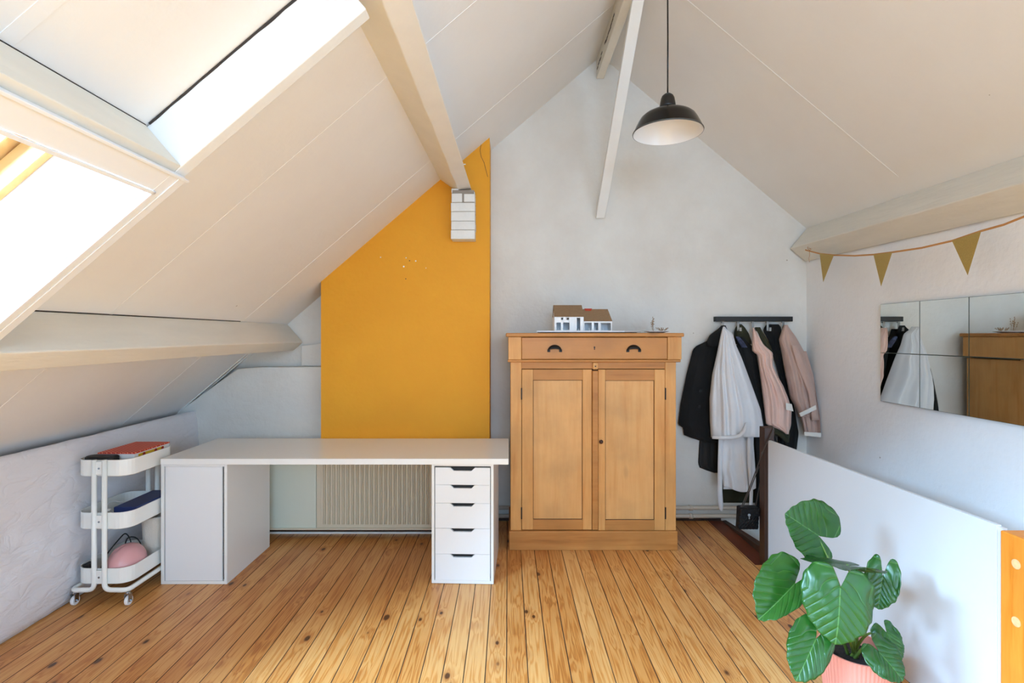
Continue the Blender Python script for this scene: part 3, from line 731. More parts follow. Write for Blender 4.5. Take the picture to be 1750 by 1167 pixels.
# ------------------------------------------------------------------ mirror tiles
M_mir = mat('mirror_silver', (.80, .82, .78, 1), .015, 1)
M_medge = mat('mirror_edge', srgb(70, 84, 76), .3)
ux = [(1505.3-CX)/F, (1573-CX)/F, (1657.3-CX)/F]; XM = 2.3345
ysm = [XM/u for u in ux]; ysm.append(ysm[2]-(ysm[0]-ysm[2])/2)
zc = CH-(602.5-CY)/F*ysm[0]; th = .302
names = [['upper left mirror tile nearest the coats on the right wall', 'upper middle mirror tile of the six on the right wall', 'upper right mirror tile of the six at the edge of the photo'],
         ['lower left mirror tile nearest the coats on the right wall', 'lower middle mirror tile of the six on the right wall', 'lower right mirror tile of the six at the edge of the photo']]
for row in range(2):
    for c in range(3):
        ya, yb = ysm[c], ysm[c+1]
        za, zb_ = (zc+.001, zc+th) if row == 0 else (zc-th, zc-.001)
        r = thing('mirror_tile', names[row][c], 'mirror', (XM, (ya+yb)/2, za), 'mirror tiles on the right wall')
        MB().box(XM-.003, XM+.012*(4.14-(ya+yb)/2)-.002, yb+.0012, ya-.0012, za, zb_).build('backing', M_medge, r)
        g = .0015
        MB().box(XM-.0038, XM-.0031, yb+.0012+g, ya-.0012-g, za+g, zb_-g).build('mirror_face', M_mir, r)

# ------------------------------------------------------------------ bunting
M_gold = mat('gold_glitter_paper', srgb(188, 158, 82), .45, .25, bump=.6, bscale=600, vary=.12, vscale=300)
M_cord = mat('orange_ribbon', srgb(190, 134, 78), .8)
r = thing('bunting', 'string of gold triangular pennants hung under the right purlin', 'bunting', (2.2, 3.0, 1.9))
XS = 2.205
def S(px, py): return Vector((XS, XS*F/(px-CX), CH-(py-CY)/F*(XS*F/(px-CX))))
sp = [S(1376,427), S(1385,429.5), S(1401,433.5), S(1425,436), S(1460,437), S(1493,435), S(1525,431), S(1575,423.5), S(1627,411.5), S(1677,394.5), S(1715,384), S(1750,370), S(1830,341)]
m = MB(); 
rows0 = [p+Vector((0,0,.005)) for p in sp]; rows1 = [p-Vector((0,0,.005)) for p in sp]
for i in range(len(sp)-1): m.hexa([rows1[i], rows1[i+1], rows0[i+1], rows0[i]]+[q+Vector((.0015,0,0)) for q in (rows1[i], rows1[i+1], rows0[i+1], rows0[i])])
m.build('ribbon', M_cord, r)
m = MB(); k = S(1383, 428)
m.tube([k+Vector((0,.02,.03)), k+Vector((-.01,0,.012)), k+Vector((.0,-.01,.0)), k+Vector((.012,.0,.012)), k+Vector((.01,.02,.02))], .0022, 6)
m.tube([k, k+Vector((.004,.0,-.03)), k+Vector((-.003,0,-.06)), k+Vector((.002,0,-.085))], .0014, 6)
m.build('knot', M_cord, r, smooth=True)
for A, B, T in (((1401,433),(1425,436),(1407,482)), ((1493,435),(1525,431),(1506,489)), ((1627,411),(1677,395),(1654,470))):
    a_, b2_, t_ = S(*A), S(*B), S(*T)
    t_.y = (a_.y+b2_.y)/2*.6+t_.y*.4; t_.x = XS-.006*0
    t_ = Vector((T[0]-CX, F, -(T[1]-CY))).normalized()*1; t_ = t_*(((a_.y+b2_.y)/2)/t_.y)+Vector((0,0,CH))
    m = MB(); n_ = Vector((-.0012, 0, 0)); q = [a_+n_, b2_+n_, t_+n_]
    m.prism(q, (.0010, 0, 0)); m.build('flag', M_gold, r)

# ------------------------------------------------------------------ partition, posts
M_part = mat('white_partition_board', srgb(206, 208, 211), .4)
a, b_ = P(1313, 752, 3.30), P(1713, 900, 1.807)
hp = .79
r = thing('partition_panel', 'long white board partition guarding the stairs between the two posts', 'partition', (1.65, 2.5, 0))
u = Vector((b_.x-a.x, b_.y-a.y, 0)).normalized(); nrm = Vector((-u.y, u.x, 0)) if -u.y > 0 else Vector((u.y, -u.x, 0))
def vb(p0, p1, off0, off1, z0, z1, m):
    q = [p0+nrm*off0, p1+nrm*off0, p1+nrm*off1, p0+nrm*off1]
    return m.hexa([Vector((v.x, v.y, z0)) for v in q]+[Vector((v.x, v.y, z1)) for v in q])
a.z = b_.z = 0
vb(a+u*.006, b_-u*.02, 0, .018, .0, hp, MB()).build('board', M_part, r, bevel=.0015)
m = MB(); vb(a, a+u*.006, -.001, .018, .0, hp, m); vb(b_-u*.02, b_, .004, .018, .0, hp-.005, m); m.build('edge_strip', mat('edge_band', srgb(205, 200, 198), .5), r)
m = MB(); vb(a+u*.02, b_-u*.02, .0182, .045, .0, hp-.02, m); m.build('rear_board', M_part, r)
m = MB(); m.box(1.60, 1.6625, 3.302, 3.37, -.0, .868)
o = m.build('newel_post', M_dark, bevel=.003); tag(o, 'dark stained square post at the far end of the white partition', 'post')
MB().lathe((1.599, 3.333, CH-(776-CY)/F*3.31), [(.0001,0),(.007,0),(.006,.002),(.0001,.003)], 12, ax=(-1,0,0)).build('screw', M_chrome, o)
m = MB(); m.box(b_.x-.012, b_.x+.085, 1.70, 1.803, 0, .782)
o = m.build('newel_post', M_pine, bevel=.005); tag(o, 'orange varnished pine post at the near end of the white partition', 'post')
for zz in (.69, .50): MB().lathe((b_.x-.0125, 1.745, zz), [(.0001,0),(.016,0),(.016,.0006),(.0001,.0008)], 20, ax=(-1,0,0)).build('worn_spot', mat('worn_wood', srgb(214,172,120), .7, vary=.15, vscale=60), o)

# ------------------------------------------------------------------ mattress
def sheet_mat():
    m, nt, N, L, b = nodes('mattress_cover')
    b.inputs['Base Color'].default_value = srgb(226, 224, 229); b.inputs['Roughness'].default_value = .8
    b.inputs['Sheen Weight'].default_value = .2
    tc = N.new('ShaderNodeTexCoord'); mp = N.new('ShaderNodeMapping'); mp.inputs['Scale'].default_value = (1, 1.5, 3.2); mp.inputs['Rotation'].default_value = (.5, 0, 0)
    L.new(tc.outputs['Object'], mp.inputs['Vector'])
    n = N.new('ShaderNodeTexNoise'); n.inputs['Scale'].default_value = 4.2; n.inputs['Detail'].default_value = 5; n.inputs['Distortion'].default_value = .7; n.inputs['Roughness'].default_value = .5
    L.new(mp.outputs[0], n.inputs['Vector'])
    n2 = N.new('ShaderNodeTexNoise'); n2.inputs['Scale'].default_value = 260; L.new(tc.outputs['Object'], n2.inputs['Vector'])
    ab = N.new('ShaderNodeMath'); ab.operation = 'SUBTRACT'; ab.inputs[1].default_value = .5; L.new(n.outputs['Fac'], ab.inputs[0])
    a2 = N.new('ShaderNodeMath'); a2.operation = 'ABSOLUTE'; L.new(ab.outputs[0], a2.inputs[0])
    a3 = N.new('ShaderNodeMath'); a3.operation = 'POWER'; a3.inputs[1].default_value = .45; L.new(a2.outputs[0], a3.inputs[0])
    bp = N.new('ShaderNodeBump'); bp.inputs['Strength'].default_value = .3; bp.inputs['Distance'].default_value = .03; L.new(a3.outputs[0], bp.inputs['Height'])
    b2 = N.new('ShaderNodeBump'); b2.inputs['Strength'].default_value = .1; b2.inputs['Distance'].default_value = .002; L.new(n2.outputs['Fac'], b2.inputs['Height']); L.new(bp.outputs[0], b2.inputs['Normal'])
    L.new(b2.outputs[0], b.inputs['Normal'])
    return m
m = MB(); XMt = -2.372
ny = 120; rows = []
def sect(y):
    """closed loop around the mattress section"""
    pts = []
    fr = 26
    for i in range(fr+1):
        z = .004+.866*i/fr; t_ = i/fr
        bul = .014*math.sin(math.pi*t_)+.020*math.sin(math.pi*min(1,t_*1.9))*(1 if t_<.53 else 0)+.006
        w_ = .022*noise.noise(Vector((y*2.2, z*3.0, 1)))+.008*(1-abs(noise.noise(Vector((y*5+z*4, z*9-y*2, 4))))*3)+.004*noise.noise(Vector((y*20, z*26, 7)))
        x = XMt+bul+w_*math.sin(math.pi*min(1, t_*1.0+.08))
        if t_ > .96: x -= .008
        if t_ < .06: x -= .004
        pts.append(Vector((x, y, z)))
    for i in range(1, 7):
        x = XMt-.014-.128*i/6; z = .874-.034*(i/6)+.004*noise.noise(Vector((y*6, i*.8, 9)))
        pts.append(Vector((x, y, min(z, roofL(x)-.006))))
    x = XMt-.142
    for i in range(1, 6): pts.append(Vector((x, y, .84-(.836)*i/5)))
    return pts
Ys = [2.02+(4.115-2.02)*i/ny for i in range(ny+1)]
loops = [sect(y) for y in Ys]
def shrink(l, k, dy):
    c = sum(l, Vector())/len(l); return [Vector((c.x+(p.x-c.x)*k, p.y+dy, max(.004, c.z+(p.z-c.z)*(1-(1-k)*.25)))) for p in l]
loops = [shrink(loops[0], .8, -.015)]+loops+[shrink(loops[-1], .85, .010)]
m.loft(loops)
o = m.build('mattress', sheet_mat(), smooth=True); tag(o, 'mattress in a wrinkled white cover standing on its long edge under the left roof slope', 'mattress')

# ------------------------------------------------------------------ trolley
XT0, XT1, YT0, YT1 = -2.325, -2.03, 2.835, 3.235
r = thing('utility_trolley', 'white metal three-tier trolley on castors between the mattress and the cabinet', 'trolley', ((XT0+XT1)/2, 3.03, 0))
def rrect(x0, x1, y0, y1, rad, z, n=6):
    pts = []
    for cx_, cy_, a0 in ((x1-rad, y1-rad, 0), (x0+rad, y1-rad, 90), (x0+rad, y0+rad, 180), (x1-rad, y0+rad, 270)):
        for i in range(n+1):
            t_ = math.radians(a0+90*i/n); pts.append(Vector((cx_+rad*math.cos(t_), cy_+rad*math.sin(t_), z)))
    return pts
def tray(zt, zbm, lw=0):
    m = MB(); t = .0022; rad = .07
    A = lambda ins, z: rrect(XT0-lw+ins, XT1+ins*-1, YT0+ins, YT1-ins, rad-ins, z)
    m.loft([A(.004, zbm), A(0, zbm+.004), A(0, zt-.002), A(-.0015, zt), A(.003, zt), A(t, zt-.003), A(t, zbm+.006)], cap=True)
    return m
for zt, zbm in ((.777, .688), (.495, .405), (.197, .112)): tray(zt, zbm).build('tray', M_wmetal, r)
def arc_path(pts, rad=.035, n=5):
    out = [Vector(pts[0])]
    for i in range(1, len(pts)-1):
        p, a_, b2_ = Vector(pts[i]), Vector(pts[i-1]), Vector(pts[i+1])
        da, db = (a_-p).normalized(), (b2_-p).normalized(); q0, q1 = p+da*rad, p+db*rad
        for k in range(n+1):
            t_ = k/n; out.append(q0*(1-t_)**2+p*2*t_*(1-t_)+q1*t_**2)
    out.append(Vector(pts[-1])); return out
xc = -2.178; xl, xr = xc-.0275, xc+.0275; rt = .0125
yf, yb_ = YT0-.012, YT1+.012
for sgn, xx, xo in ((-1, xl, XT0-.003), (1, xr, XT1+.003)):
    pth = arc_path([(xx, yf, .78), (xx, yf, .088), (xo, yf, .086), (xo, yb_, .086), (xx, yb_, .088), (xx, yb_, .78)], .034)
    MB().tube(pth, rt, 12).build('frame_tube', M_wmetal, r, smooth=True)
for yy in (yf, yb_):
    for zz in (.735, .45, .155):
        c = MB().box(xl, xr, yy-.003, yy+.004, zz-.035, zz+.035).build('bracket', M_wmetal, r, bevel=.002)
        MB().lathe((xc, yy-.0035, zz), [(.0001,0),(.0055,0),(.005,.002),(.0001,.0025)], 10, ax=(0,-1,0)).build('screw', M_chrome, c)
M_wheel = mat('white_wheel', srgb(232, 232, 234), .4)
for cx_, cy_ in ((XT0+.004, yf+.012), (XT1-.004, yf+.012), (XT0+.004, yb_-.02), (XT1-.004, yb_-.02)):
    m = MB(); m.lathe((cx_, cy_, .062), [(.012,0),(.013,.004),(.013,.011),(.007,.013),(.007,.018)], 14, True)
    m.box(cx_-.0135, cx_-.011, cy_-.012, cy_+.014, .020, .063); m.box(cx_+.011, cx_+.0135, cy_-.012, cy_+.014, .020, .063)
    cs = m.build('castor', M_chrome, r, bevel=.0005)
    m = MB(); m.lathe((cx_-.0085, cy_+.004, .0255), [(.004,0),(.023,0),(.0255,.003),(.0255,.014),(.023,.017),(.004,.017)], 22, True, ax=(1,0,0)); m.build('wheel', M_wheel, cs, smooth=False)
    MB().tube([(cx_-.018, cy_+.004, .0255), (cx_+.018, cy_+.004, .0255)], .004, 8).build('axle', M_chrome, cs)
# things in the trays
M_redp = None
def redmat():
    m, nt, N, L, b = nodes('red_dotted_paper'); tc = N.new('ShaderNodeTexCoord')
    mp = N.new('ShaderNodeMapping'); mp.inputs['Scale'].default_value = (90, 60, 60); mp.inputs['Rotation'].default_value = (0, 0, .5); L.new(tc.outputs['Object'], mp.inputs[0])
    v = N.new('ShaderNodeTexVoronoi'); v.inputs['Randomness'].default_value = 0; v.inputs['Scale'].default_value = 1; L.new(mp.outputs[0], v.inputs['Vector'])
    r_ = N.new('ShaderNodeValToRGB'); r_.color_ramp.elements[0].position = .28; r_.color_ramp.elements[0].color = srgb(232, 140, 104); r_.color_ramp.elements[1].position = .36; r_.color_ramp.elements[1].color = srgb(186, 48, 28)
    L.new(v.outputs['Distance'], r_.inputs[0]); L.new(r_.outputs[0], b.inputs['Base Color']); b.inputs['Roughness'].default_value = .6; return m
bx0, bx1, by0, by1 = -2.262, -2.062, 2.925, 3.222
r = thing('storage_box', 'white cardboard box with a red patterned lid in the top tray', 'box', (-2.16, 3.07, .695))
MB().box(bx0, bx1, by0, by1, .6955, .789).build('box_body', mat('white_card', srgb(226, 224, 222), .7), r, bevel=.001)
m = MB(); m.box(bx0-.003, bx1+.003, by0-.003, by1+.003, .789, .797); lid = m.build('lid', redmat(), r, bevel=.001)
m = MB(); m.box(bx1, bx1+.0008, by0+.03, by1-.05, .715, .783); m.build('yellow_label', mat('yellow_print', srgb(214, 176, 40), .6), r)
M_rdot = mat('dark_red_print', srgb(150, 34, 26), .6)
for yy in (3.0, 3.10, 3.16): MB().lathe((bx1+.0008, yy, .772), [(.0001,0),(.012,0),(.012,.0005),(.0001,.0005)], 16, ax=(1,0,0)).build('red_dot', M_rdot, r)
MB().lathe((bx0+.018, by0-.0032, .780), [(.0001,0),(.008,0),(.006,.003),(.0001,.003)], 12, ax=(0,-1,0)).build('rivet', M_iron, r)
m = MB(); m.loft([rrect(-2.29, -2.125, 2.845, 2.918, .03, z_) for z_ in (.696, .785)]+[rrect(-2.284, -2.131, 2.851, 2.912, .026, .790)])
tag(m.build('pouch', M_black), 'flat black pouch at the front of the top trolley tray', 'pouch')
m = MB(); m.hexa([(-2.13,2.87,.425),(-2.05,2.88,.412),(-2.045,3.20,.412),(-2.16,3.20,.425),(-2.13,2.87,.51),(-2.05,2.88,.495),(-2.045,3.20,.497),(-2.16,3.20,.51)])
m = MB(); m.hexa([(-2.15,2.95,.478),(-2.035,2.90,.478),(-2.035,3.22,.478),(-2.15,3.22,.478),(-2.15,2.95,.508),(-2.035,2.90,.492),(-2.035,3.22,.500),(-2.15,3.22,.515)])
m = MB(); m.box(-2.16, -2.034, 2.90, 3.222, .4115, .504); tag(m.build('notebook', mat('navy_cover', srgb(24, 40, 92), .5), bevel=.004), 'dark blue notebook lying in the middle trolley tray', 'notebook')
m = MB(); pts = []
for i in range(60):
    t_ = i/59*2*math.pi*1.6; pts.append((-2.235+.045*math.cos(t_)+.015*math.sin(2.3*t_), 2.99+.07*math.sin(t_), .4145+.075*abs(math.sin(t_*.7))))
m.tube(pts, .0022, 6); m.box(-2.19, -2.165, 2.87, 2.89, .489, .499); m.tube([(-2.175,2.89,.49),(-2.19,2.93,.47),(-2.21,2.98,.43)], .0022, 6)
tag(m.build('charging_cable', M_wheel, smooth=True), 'thin white cable coiled in the middle trolley tray', 'cable')
# pink bowl
pk = Vector((-2.125, 2.955, .1185))
m = MB(); m.lathe(pk, [(.098,0),(.105,.02),(.106,.05),(.102,.085),(.090,.115),(.068,.14),(.040,.155),(.014,.160),(.0001,.1605)], 36)
for i, v in enumerate(m.v):
    a_ = math.atan2(v.y-pk.y, v.x-pk.x); m.v[i] = Vector((v.x, v.y, v.z-.008*math.exp(-((a_+2.2)/.25)**2)))
m.v = [Vector((pk.x+(v.x-pk.x)*.82, pk.y+(v.y-pk.y)*1.05, v.z)) for v in m.v]
tag(m.build('bowl', mat('pink_plastic', srgb(214, 156, 156), .3), smooth=True), 'upturned pink plastic bowl in the bottom trolley tray', 'bowl')
m = MB(); cp = [Vector(q) for q in ((-2.30,2.99,.125),(-2.295,3.03,.19),(-2.265,3.08,.255),(-2.225,3.082,.290),(-2.195,3.082,.245),(-2.20,3.082,.18),(-2.23,3.083,.20),(-2.215,3.083,.262),(-2.17,3.083,.268),(-2.14,3.083,.235),(-2.13,3.083,.18))]
cp2 = []
for i in range(len(cp)-1):
    p0, p1, p2, p3 = cp[max(0, i-1)], cp[i], cp[i+1], cp[min(len(cp)-1, i+2)]
    for k in range(6):
        t_ = k/6; cp2.append(.5*((2*p1)+(-p0+p2)*t_+(2*p0-5*p1+4*p2-p3)*t_**2+(-p0+3*p1-3*p2+p3)*t_**3))
m.tube(cp2+[cp[-1]], .0035, 6)
tag(m.build('power_cord', M_black, smooth=True), 'loose black cord rising behind the pink bowl in the trolley', 'cord')
m = MB(); cb = Vector((-2.105, 3.155, .1185))
m.loft([rrect(cb.x-.055*k, cb.x+.055*k, cb.y-.05*k, cb.y+.05*k, .04*k, cb.z+z_) for k, z_ in ((.8,0),(.9,.02),(1,.1),(1.08,.19),(1.12,.235),(1.16,.245),(1.1,.258),(.98,.25),(.92,.2),(.85,.05))])
tag(m.build('basket', mat('off_white_felt', srgb(220, 212, 200), .95, bump=.4, bscale=150), smooth=True), 'soft off-white fabric basket at the back of the bottom trolley tray', 'basket')
m = MB(); m.box(-2.30, -2.262, 2.86, 2.91, .1185, .205); tag(m.build('charger', M_black, bevel=.004), 'small black charger in the front left corner of the bottom tray', 'charger')

# ------------------------------------------------------------------ coat rail
r = thing('coat_rail', 'black wall rail with metal hooks carrying the coats', 'coat rail', (1.9, 4.11, CH+.12))
m = MB(); a, b_ = P(1222.5, 545.5, 4.10), P(1354, 544.5, 4.10); zr1 = CH+.126
m.box(a.x, b_.x, 4.09, 4.138, zr1-.019, zr1+.019); m.build('rail', mat('black_rail', srgb(12, 12, 12), .5), r, bevel=.002)
HX = [(p-CX)/F*4.08 for p in (1234.8, 1260.8, 1286, 1311, 1338)]
M_hook = mat('grey_metal_hook', srgb(140, 136, 132), .4, .7)
for x in HX:
    m = MB(); m.box(x-.008, x+.008, 4.070, 4.075, zr1-.09, zr1-.019); m.box(x-.008, x+.008, 4.070, 4.092, zr1-.030, zr1-.024)
    m.box(x-.008, x+.008, 4.03, 4.075, zr1-.094, zr1-.088); m.box(x-.008, x+.008, 4.028, 4.033, zr1-.094, zr1-.066)
    m.build('hook', M_hook, r, bevel=.0015)

# ------------------------------------------------------------------ garments
def interp(pl, y):
    if y <= pl[0][0]: return pl[0][1]
    for (y0, x0), (y1, x1) in zip(pl, pl[1:]):
        if y <= y1: return x0+(x1-x0)*(y-y0)/(y1-y0)
    return pl[-1][1]
def smooth_interp(pl, y, d=2.0):
    return (interp(pl, y-d)+interp(pl, y)*2+interp(pl, y+d))/4
def cloth(name, mt, left, right, D, thick, folds=6, amp=.012, bot=None, seed=0, parent=None, ny=46, nx=34, hem=0, fan=1.0, back=None, rough=.003):
    """hanging cloth: silhouette in picture coordinates at distance D, real thickness and folds; bot(u) shifts the hem"""
    y0, y1 = left[0][0], left[-1][0]
    F_, B_ = [], []
    for i in range(ny+1):
        t_ = i/ny; rf, rb = [], []
        for j in range(nx+1):
            u_ = j/nx
            py = y0+(y1-y0)*t_
            xl_, xr_ = smooth_interp(left, py), smooth_interp(right, py)
            px = xl_+(xr_-xl_)*u_
            if bot is not None: py = py+bot(u_)*max(0, (t_-.6)/.4)**1.5
            s_ = math.sqrt(max(0, 1-(2*u_-1)**2)); ramp = min(1, .15+t_*fan*1.6)
            edge = min(1, min(u_, 1-u_)*8)
            ph = seed*1.7+1.1*noise.noise(Vector((u_*2, t_*2.5, seed)))
            w_ = (math.sin(folds*math.pi*2*u_+ph)*.6+math.sin(folds*math.pi*3.3*u_+ph*2.1+seed)*.3)*amp*ramp*edge
            w_ += .010*amp/.012*noise.noise(Vector((u_*3+seed, t_*6, 2)))*edge+rough*noise.noise(Vector((u_*14, t_*16, seed)))*edge
            bulge = thick*s_*(.35+.65*min(1, t_*2.2))
            d_ = D-bulge-w_
            pf = P(px, py, d_)
            if pf.x > 2.322: pf = P(px, py, 2.322*F/(px-CX))
            rf.append(pf)
            db = (back if back is not None else D)+.012*(1-s_)*-1
            pb = P(px, py, D+.002)
            if pb.x > 2.326: pb = P(px, py, 2.326*F/(px-CX))
            rb.append(pb)
        F_.append(rf); B_.append(rb)
    # make side columns meet
    m = MB(); loops = []
    for i in range(ny+1): loops.append(F_[i]+[P_ for P_ in reversed(B_[i])])
    m.loft(loops)
    return m.build(name, mt, parent, smooth=True)
def fabric(name, col, rough=.9, bump=.25, bs=220, sheen=.2, vary=.03): return mat(name, col, rough, bump=bump, bscale=bs, vary=vary, vscale=8, sheen=sheen)
M_bl = fabric('black_wool', srgb(9, 9, 11), sheen=.0, vary=.1); M_bl2 = fabric('black_coat_cloth', srgb(7, 7, 8), sheen=.0)
M_dk = fabric('dark_brown_waxed', srgb(22, 18, 16), .7, sheen=.0); M_ol = fabric('olive_cloth', srgb(44, 44, 24), sheen=.0)
M_rb = mat('white_towelling', srgb(230, 230, 234), .95, bump=.5, bscale=420, vary=.02, vscale=10, sheen=.4)
M_pk = mat('pink_satin', srgb(224, 186, 172), .38, bump=.1, bscale=30, vary=.03, sheen=.3); M_pk2 = fabric('dusty_pink_cotton', srgb(190, 160, 148), .85)
M_wh = fabric('white_band', srgb(226, 222, 216)); M_pl = mat('plaid_lining', srgb(60, 66, 92), .9, vary=.5, vscale=40)

# 1 dark waxed coat low at the back, 2 black wool coat
r = thing('hanging_coat', 'long dark brown coat hanging lowest behind the black wool coat', 'coat', (1.55, 4.1, .5))
cloth('coat_body', M_dk, [(600,1203),(740,1196),(790,1193),(800,1195),(808,1222)], [(600,1240),(740,1240),(800,1238),(808,1236)], 4.134, .014, 3, .004, seed=1, parent=r)
r = thing('hanging_coat', 'black wool coat on the leftmost hook behind the white bathrobe', 'coat', (1.5, 4.1, .8))
cloth('coat_body', M_bl, [(562,1231),(572,1220),(582,1209),(592,1188),(598,1184),(640,1173),(690,1163),(726,1158.5),(731,1168),(744,1168),(756,1206)], [(562,1240),(600,1252),(650,1253),(700,1253),(744,1253),(756,1250)], 4.105, .065, 3, .009, seed=2, parent=r)
for q in ((1197, 668), (1195, 695), (1222, 670)):
    MB().lathe(P(q[0], q[1], 4.012), [(.0001,0),(.011,0),(.011,.004),(.0001,.004)], 14, ax=(0,-1,0)).build('button', M_iron, r)
cloth('collar', M_bl2, [(556,1233),(563,1226),(572,1213),(584,1207),(592,1209)], [(556,1240),(563,1243),(572,1246),(584,1238),(592,1230)], 4.05, .03, 2, .004, seed=3, parent=r, ny=16, nx=14)
# olive parka with hood
r = thing('hanging_parka', 'long olive green parka with its hood over the second hook', 'parka', (1.75, 4.1, .5))
cloth('coat_body', M_ol, [(590,1254),(650,1242),(740,1236),(830,1234),(859,1236)], [(590,1282),(650,1296),(740,1298),(830,1300),(859,1296)], 4.134, .016, 3, .004, seed=5, parent=r)
cloth('hood', M_ol, [(554,1262),(558,1258),(566,1255),(576,1254),(588,1256)], [(554,1267),(558,1272),(570,1280),(585,1285),(597,1284)], 4.108, .05, 2, .005, seed=6, parent=r, ny=20, nx=18)
# long black coat
r = thing('hanging_coat', 'long black coat between the bathrobe and the pink jacket', 'coat', (1.8, 4.1, .5))
cloth('coat_body', M_bl2, [(576,1256),(600,1262),(640,1270),(690,1285),(745,1290),(820,1291),(869,1290)], [(576,1270),(596,1290),(606,1293),(650,1300),(700,1309),(760,1330),(869,1330)], 4.04, .035, 3, .008, seed=8, parent=r)
cloth('plaid_scarf', M_pl, [(575,1257),(582,1260),(594,1268)], [(575,1263),(582,1270),(594,1278)], 3.998, .010, 2, .003, seed=9, parent=r, ny=8, nx=8)
# bathrobe
r = thing('bathrobe', 'white towelling bathrobe on the leftmost hook over a black coat', 'bathrobe', (1.7, 4.0, .4))
cloth('robe_body', M_rb, [(558,1236),(562,1234),(575,1231),(600,1226),(640,1217),(680,1212.5),(720,1213),(747,1215)], [(558,1239),(562,1241),(570,1252),(576,1254),(590,1258),(610,1267),(650,1282),(700,1300),(730,1305),(742,1306)][:9]+[(747,1304)], 3.975, .115, 5, .016, seed=11, parent=r, ny=64, nx=56, fan=.9)
cloth('robe_skirt', M_rb, [(735,1232),(760,1231),(800,1230),(815,1234),(832,1236)], [(735,1288),(760,1288),(800,1291),(815,1292),(832,1292)], 3.978, .05, 3, .012, bot=lambda u: 9*math.sin(max(0,(u-.15)*3.4))*1.0, seed=12, parent=r)
cloth('robe_inner', M_rb, [(800,1233),(820,1235),(836,1236)], [(800,1268),(820,1265),(836,1262)], 3.979, .012, 2, .004, seed=21, parent=r, ny=12, nx=14)
cloth('belt_end', M_rb, [(744,1228),(790,1226.5),(840,1226),(866,1228),(874,1231)], [(744,1235),(790,1234),(840,1234.5),(866,1236),(874,1235)], 3.95, .012, 1, .003, seed=13, parent=r, ny=30, nx=8)
cloth('belt_end', M_rb, [(744,1277),(790,1276.5),(840,1281),(868,1280)], [(744,1283),(790,1284),(840,1287),(868,1286)], 3.925, .012, 1, .003, seed=14, parent=r, ny=30, nx=8)
m = MB()   # rolled sleeve hem swinging across the front
pth = [P(1217, 747, 3.86), P(1235, 748, 3.845), P(1252, 747.5, 3.84), P(1264, 745, 3.835), P(1272, 736, 3.83), P(1276, 722, 3.84)]
m.tube(pth, [.012, .013, .014, .015, .013, .006], 10); m.build('cuff', M_rb, r, smooth=True)
# pink satin jacket turned inside out
r = thing('hanging_jacket', 'pink satin lined jacket with olive hem on the middle hook', 'jacket', (1.95, 4.0, .7))
cloth('olive_lining', M_ol, [(559,1290),(570,1296),(585,1302),(600,1312)], [(559,1299),(570,1305),(585,1314),(602,1321)], 4.005, .014, 2, .003, seed=15, parent=r, ny=14, nx=12)
cloth('jacket_body', M_pk, [(560,1286),(575,1285.5),(600,1285),(606,1294),(640,1299),(690,1305),(726,1309),(733,1328),(742,1344)], [(560,1288),(575,1297),(590,1306),(600,1318),(603,1321),(625,1321),(640,1328),(660,1339),(680,1347),(700,1353),(726,1352),(742,1348)], 3.985, .085, 3, .013, seed=16, parent=r, ny=60, nx=44)
cloth('olive_hem', M_ol, [(724,1311),(735,1312),(745,1330),(756,1343)], [(724,1345),(735,1350),(745,1350),(756,1348)], 3.96, .03, 3, .004, seed=17, parent=r, ny=12, nx=20)
m = MB(); c = P(1349, 695, 3.885); m.hexa([c+Vector(v) for v in ((-.025,0,-.022),(.030,0,-.034),(.030,.001,-.034),(-.025,.001,-.022),(-.025,0,.028),(.018,0,.020),(.018,.001,.020),(-.025,.001,.028))])
m.build('care_tag', M_wh, r)
# black coat hook 4
r = thing('hanging_coat', 'black coat between the pink jacket and the dusty pink coat', 'coat', (2.05, 4.05, .6))
cloth('coat_body', M_bl2, [(554,1311),(557,1307),(565,1304),(580,1312),(620,1325),(680,1340),(740,1330),(772,1328)], [(554,1330),(557,1334),(565,1336),(580,1333),(620,1340),(660,1350),(700,1358),(740,1365),(772,1361)], 4.115, .05, 3, .010, seed=18, parent=r)
# dusty pink trench
r = thing('hanging_coat', 'dusty pink cotton coat on the rightmost hook in the corner', 'coat', (2.2, 4.0, .7))
cloth('coat_back', M_pk2, [(600,1360),(650,1362),(700,1366),(725,1371),(740,1373)], [(600,1378),(640,1390),(680,1396),(710,1401),(745,1403)], 4.03, .06, 3, .007, seed=19, parent=r)
cloth('coat_body', M_pk2, [(555,1340),(565,1336),(580,1331),(600,1335),(640,1342),(680,1350),(700,1361),(712,1364)], [(555,1346),(562,1350),(575,1360),(600,1374),(640,1385),(670,1391),(690,1394),(700,1395)][:7]+[(712,1392)], 4.045, .10, 3, .012, seed=20, parent=r, ny=56, nx=40)
cloth('sleeve', M_pk2, [(590,1352),(630,1362),(670,1380),(700,1384),(718,1386)], [(590,1362),(630,1380),(670,1392),(700,1398),(718,1400)], 3.955, .03, 1, .005, seed=22, parent=r, ny=24, nx=12)
def band(pts, D, th, nm):
    m = MB(); q = [P(x, y, D) for x, y in pts]; m.hexa(q+[v+Vector((0, -th, 0)) for v in q]); m.build(nm, M_wh, r, bevel=.002)
band([(1365,706),(1393.5,692),(1394.5,699.5),(1368,712)], 3.925, .008, 'cuff_band'); band([(1373.5,737.5),(1402.5,739.5),(1402,747),(1374,744)], 3.91, .008, 'hem_band')

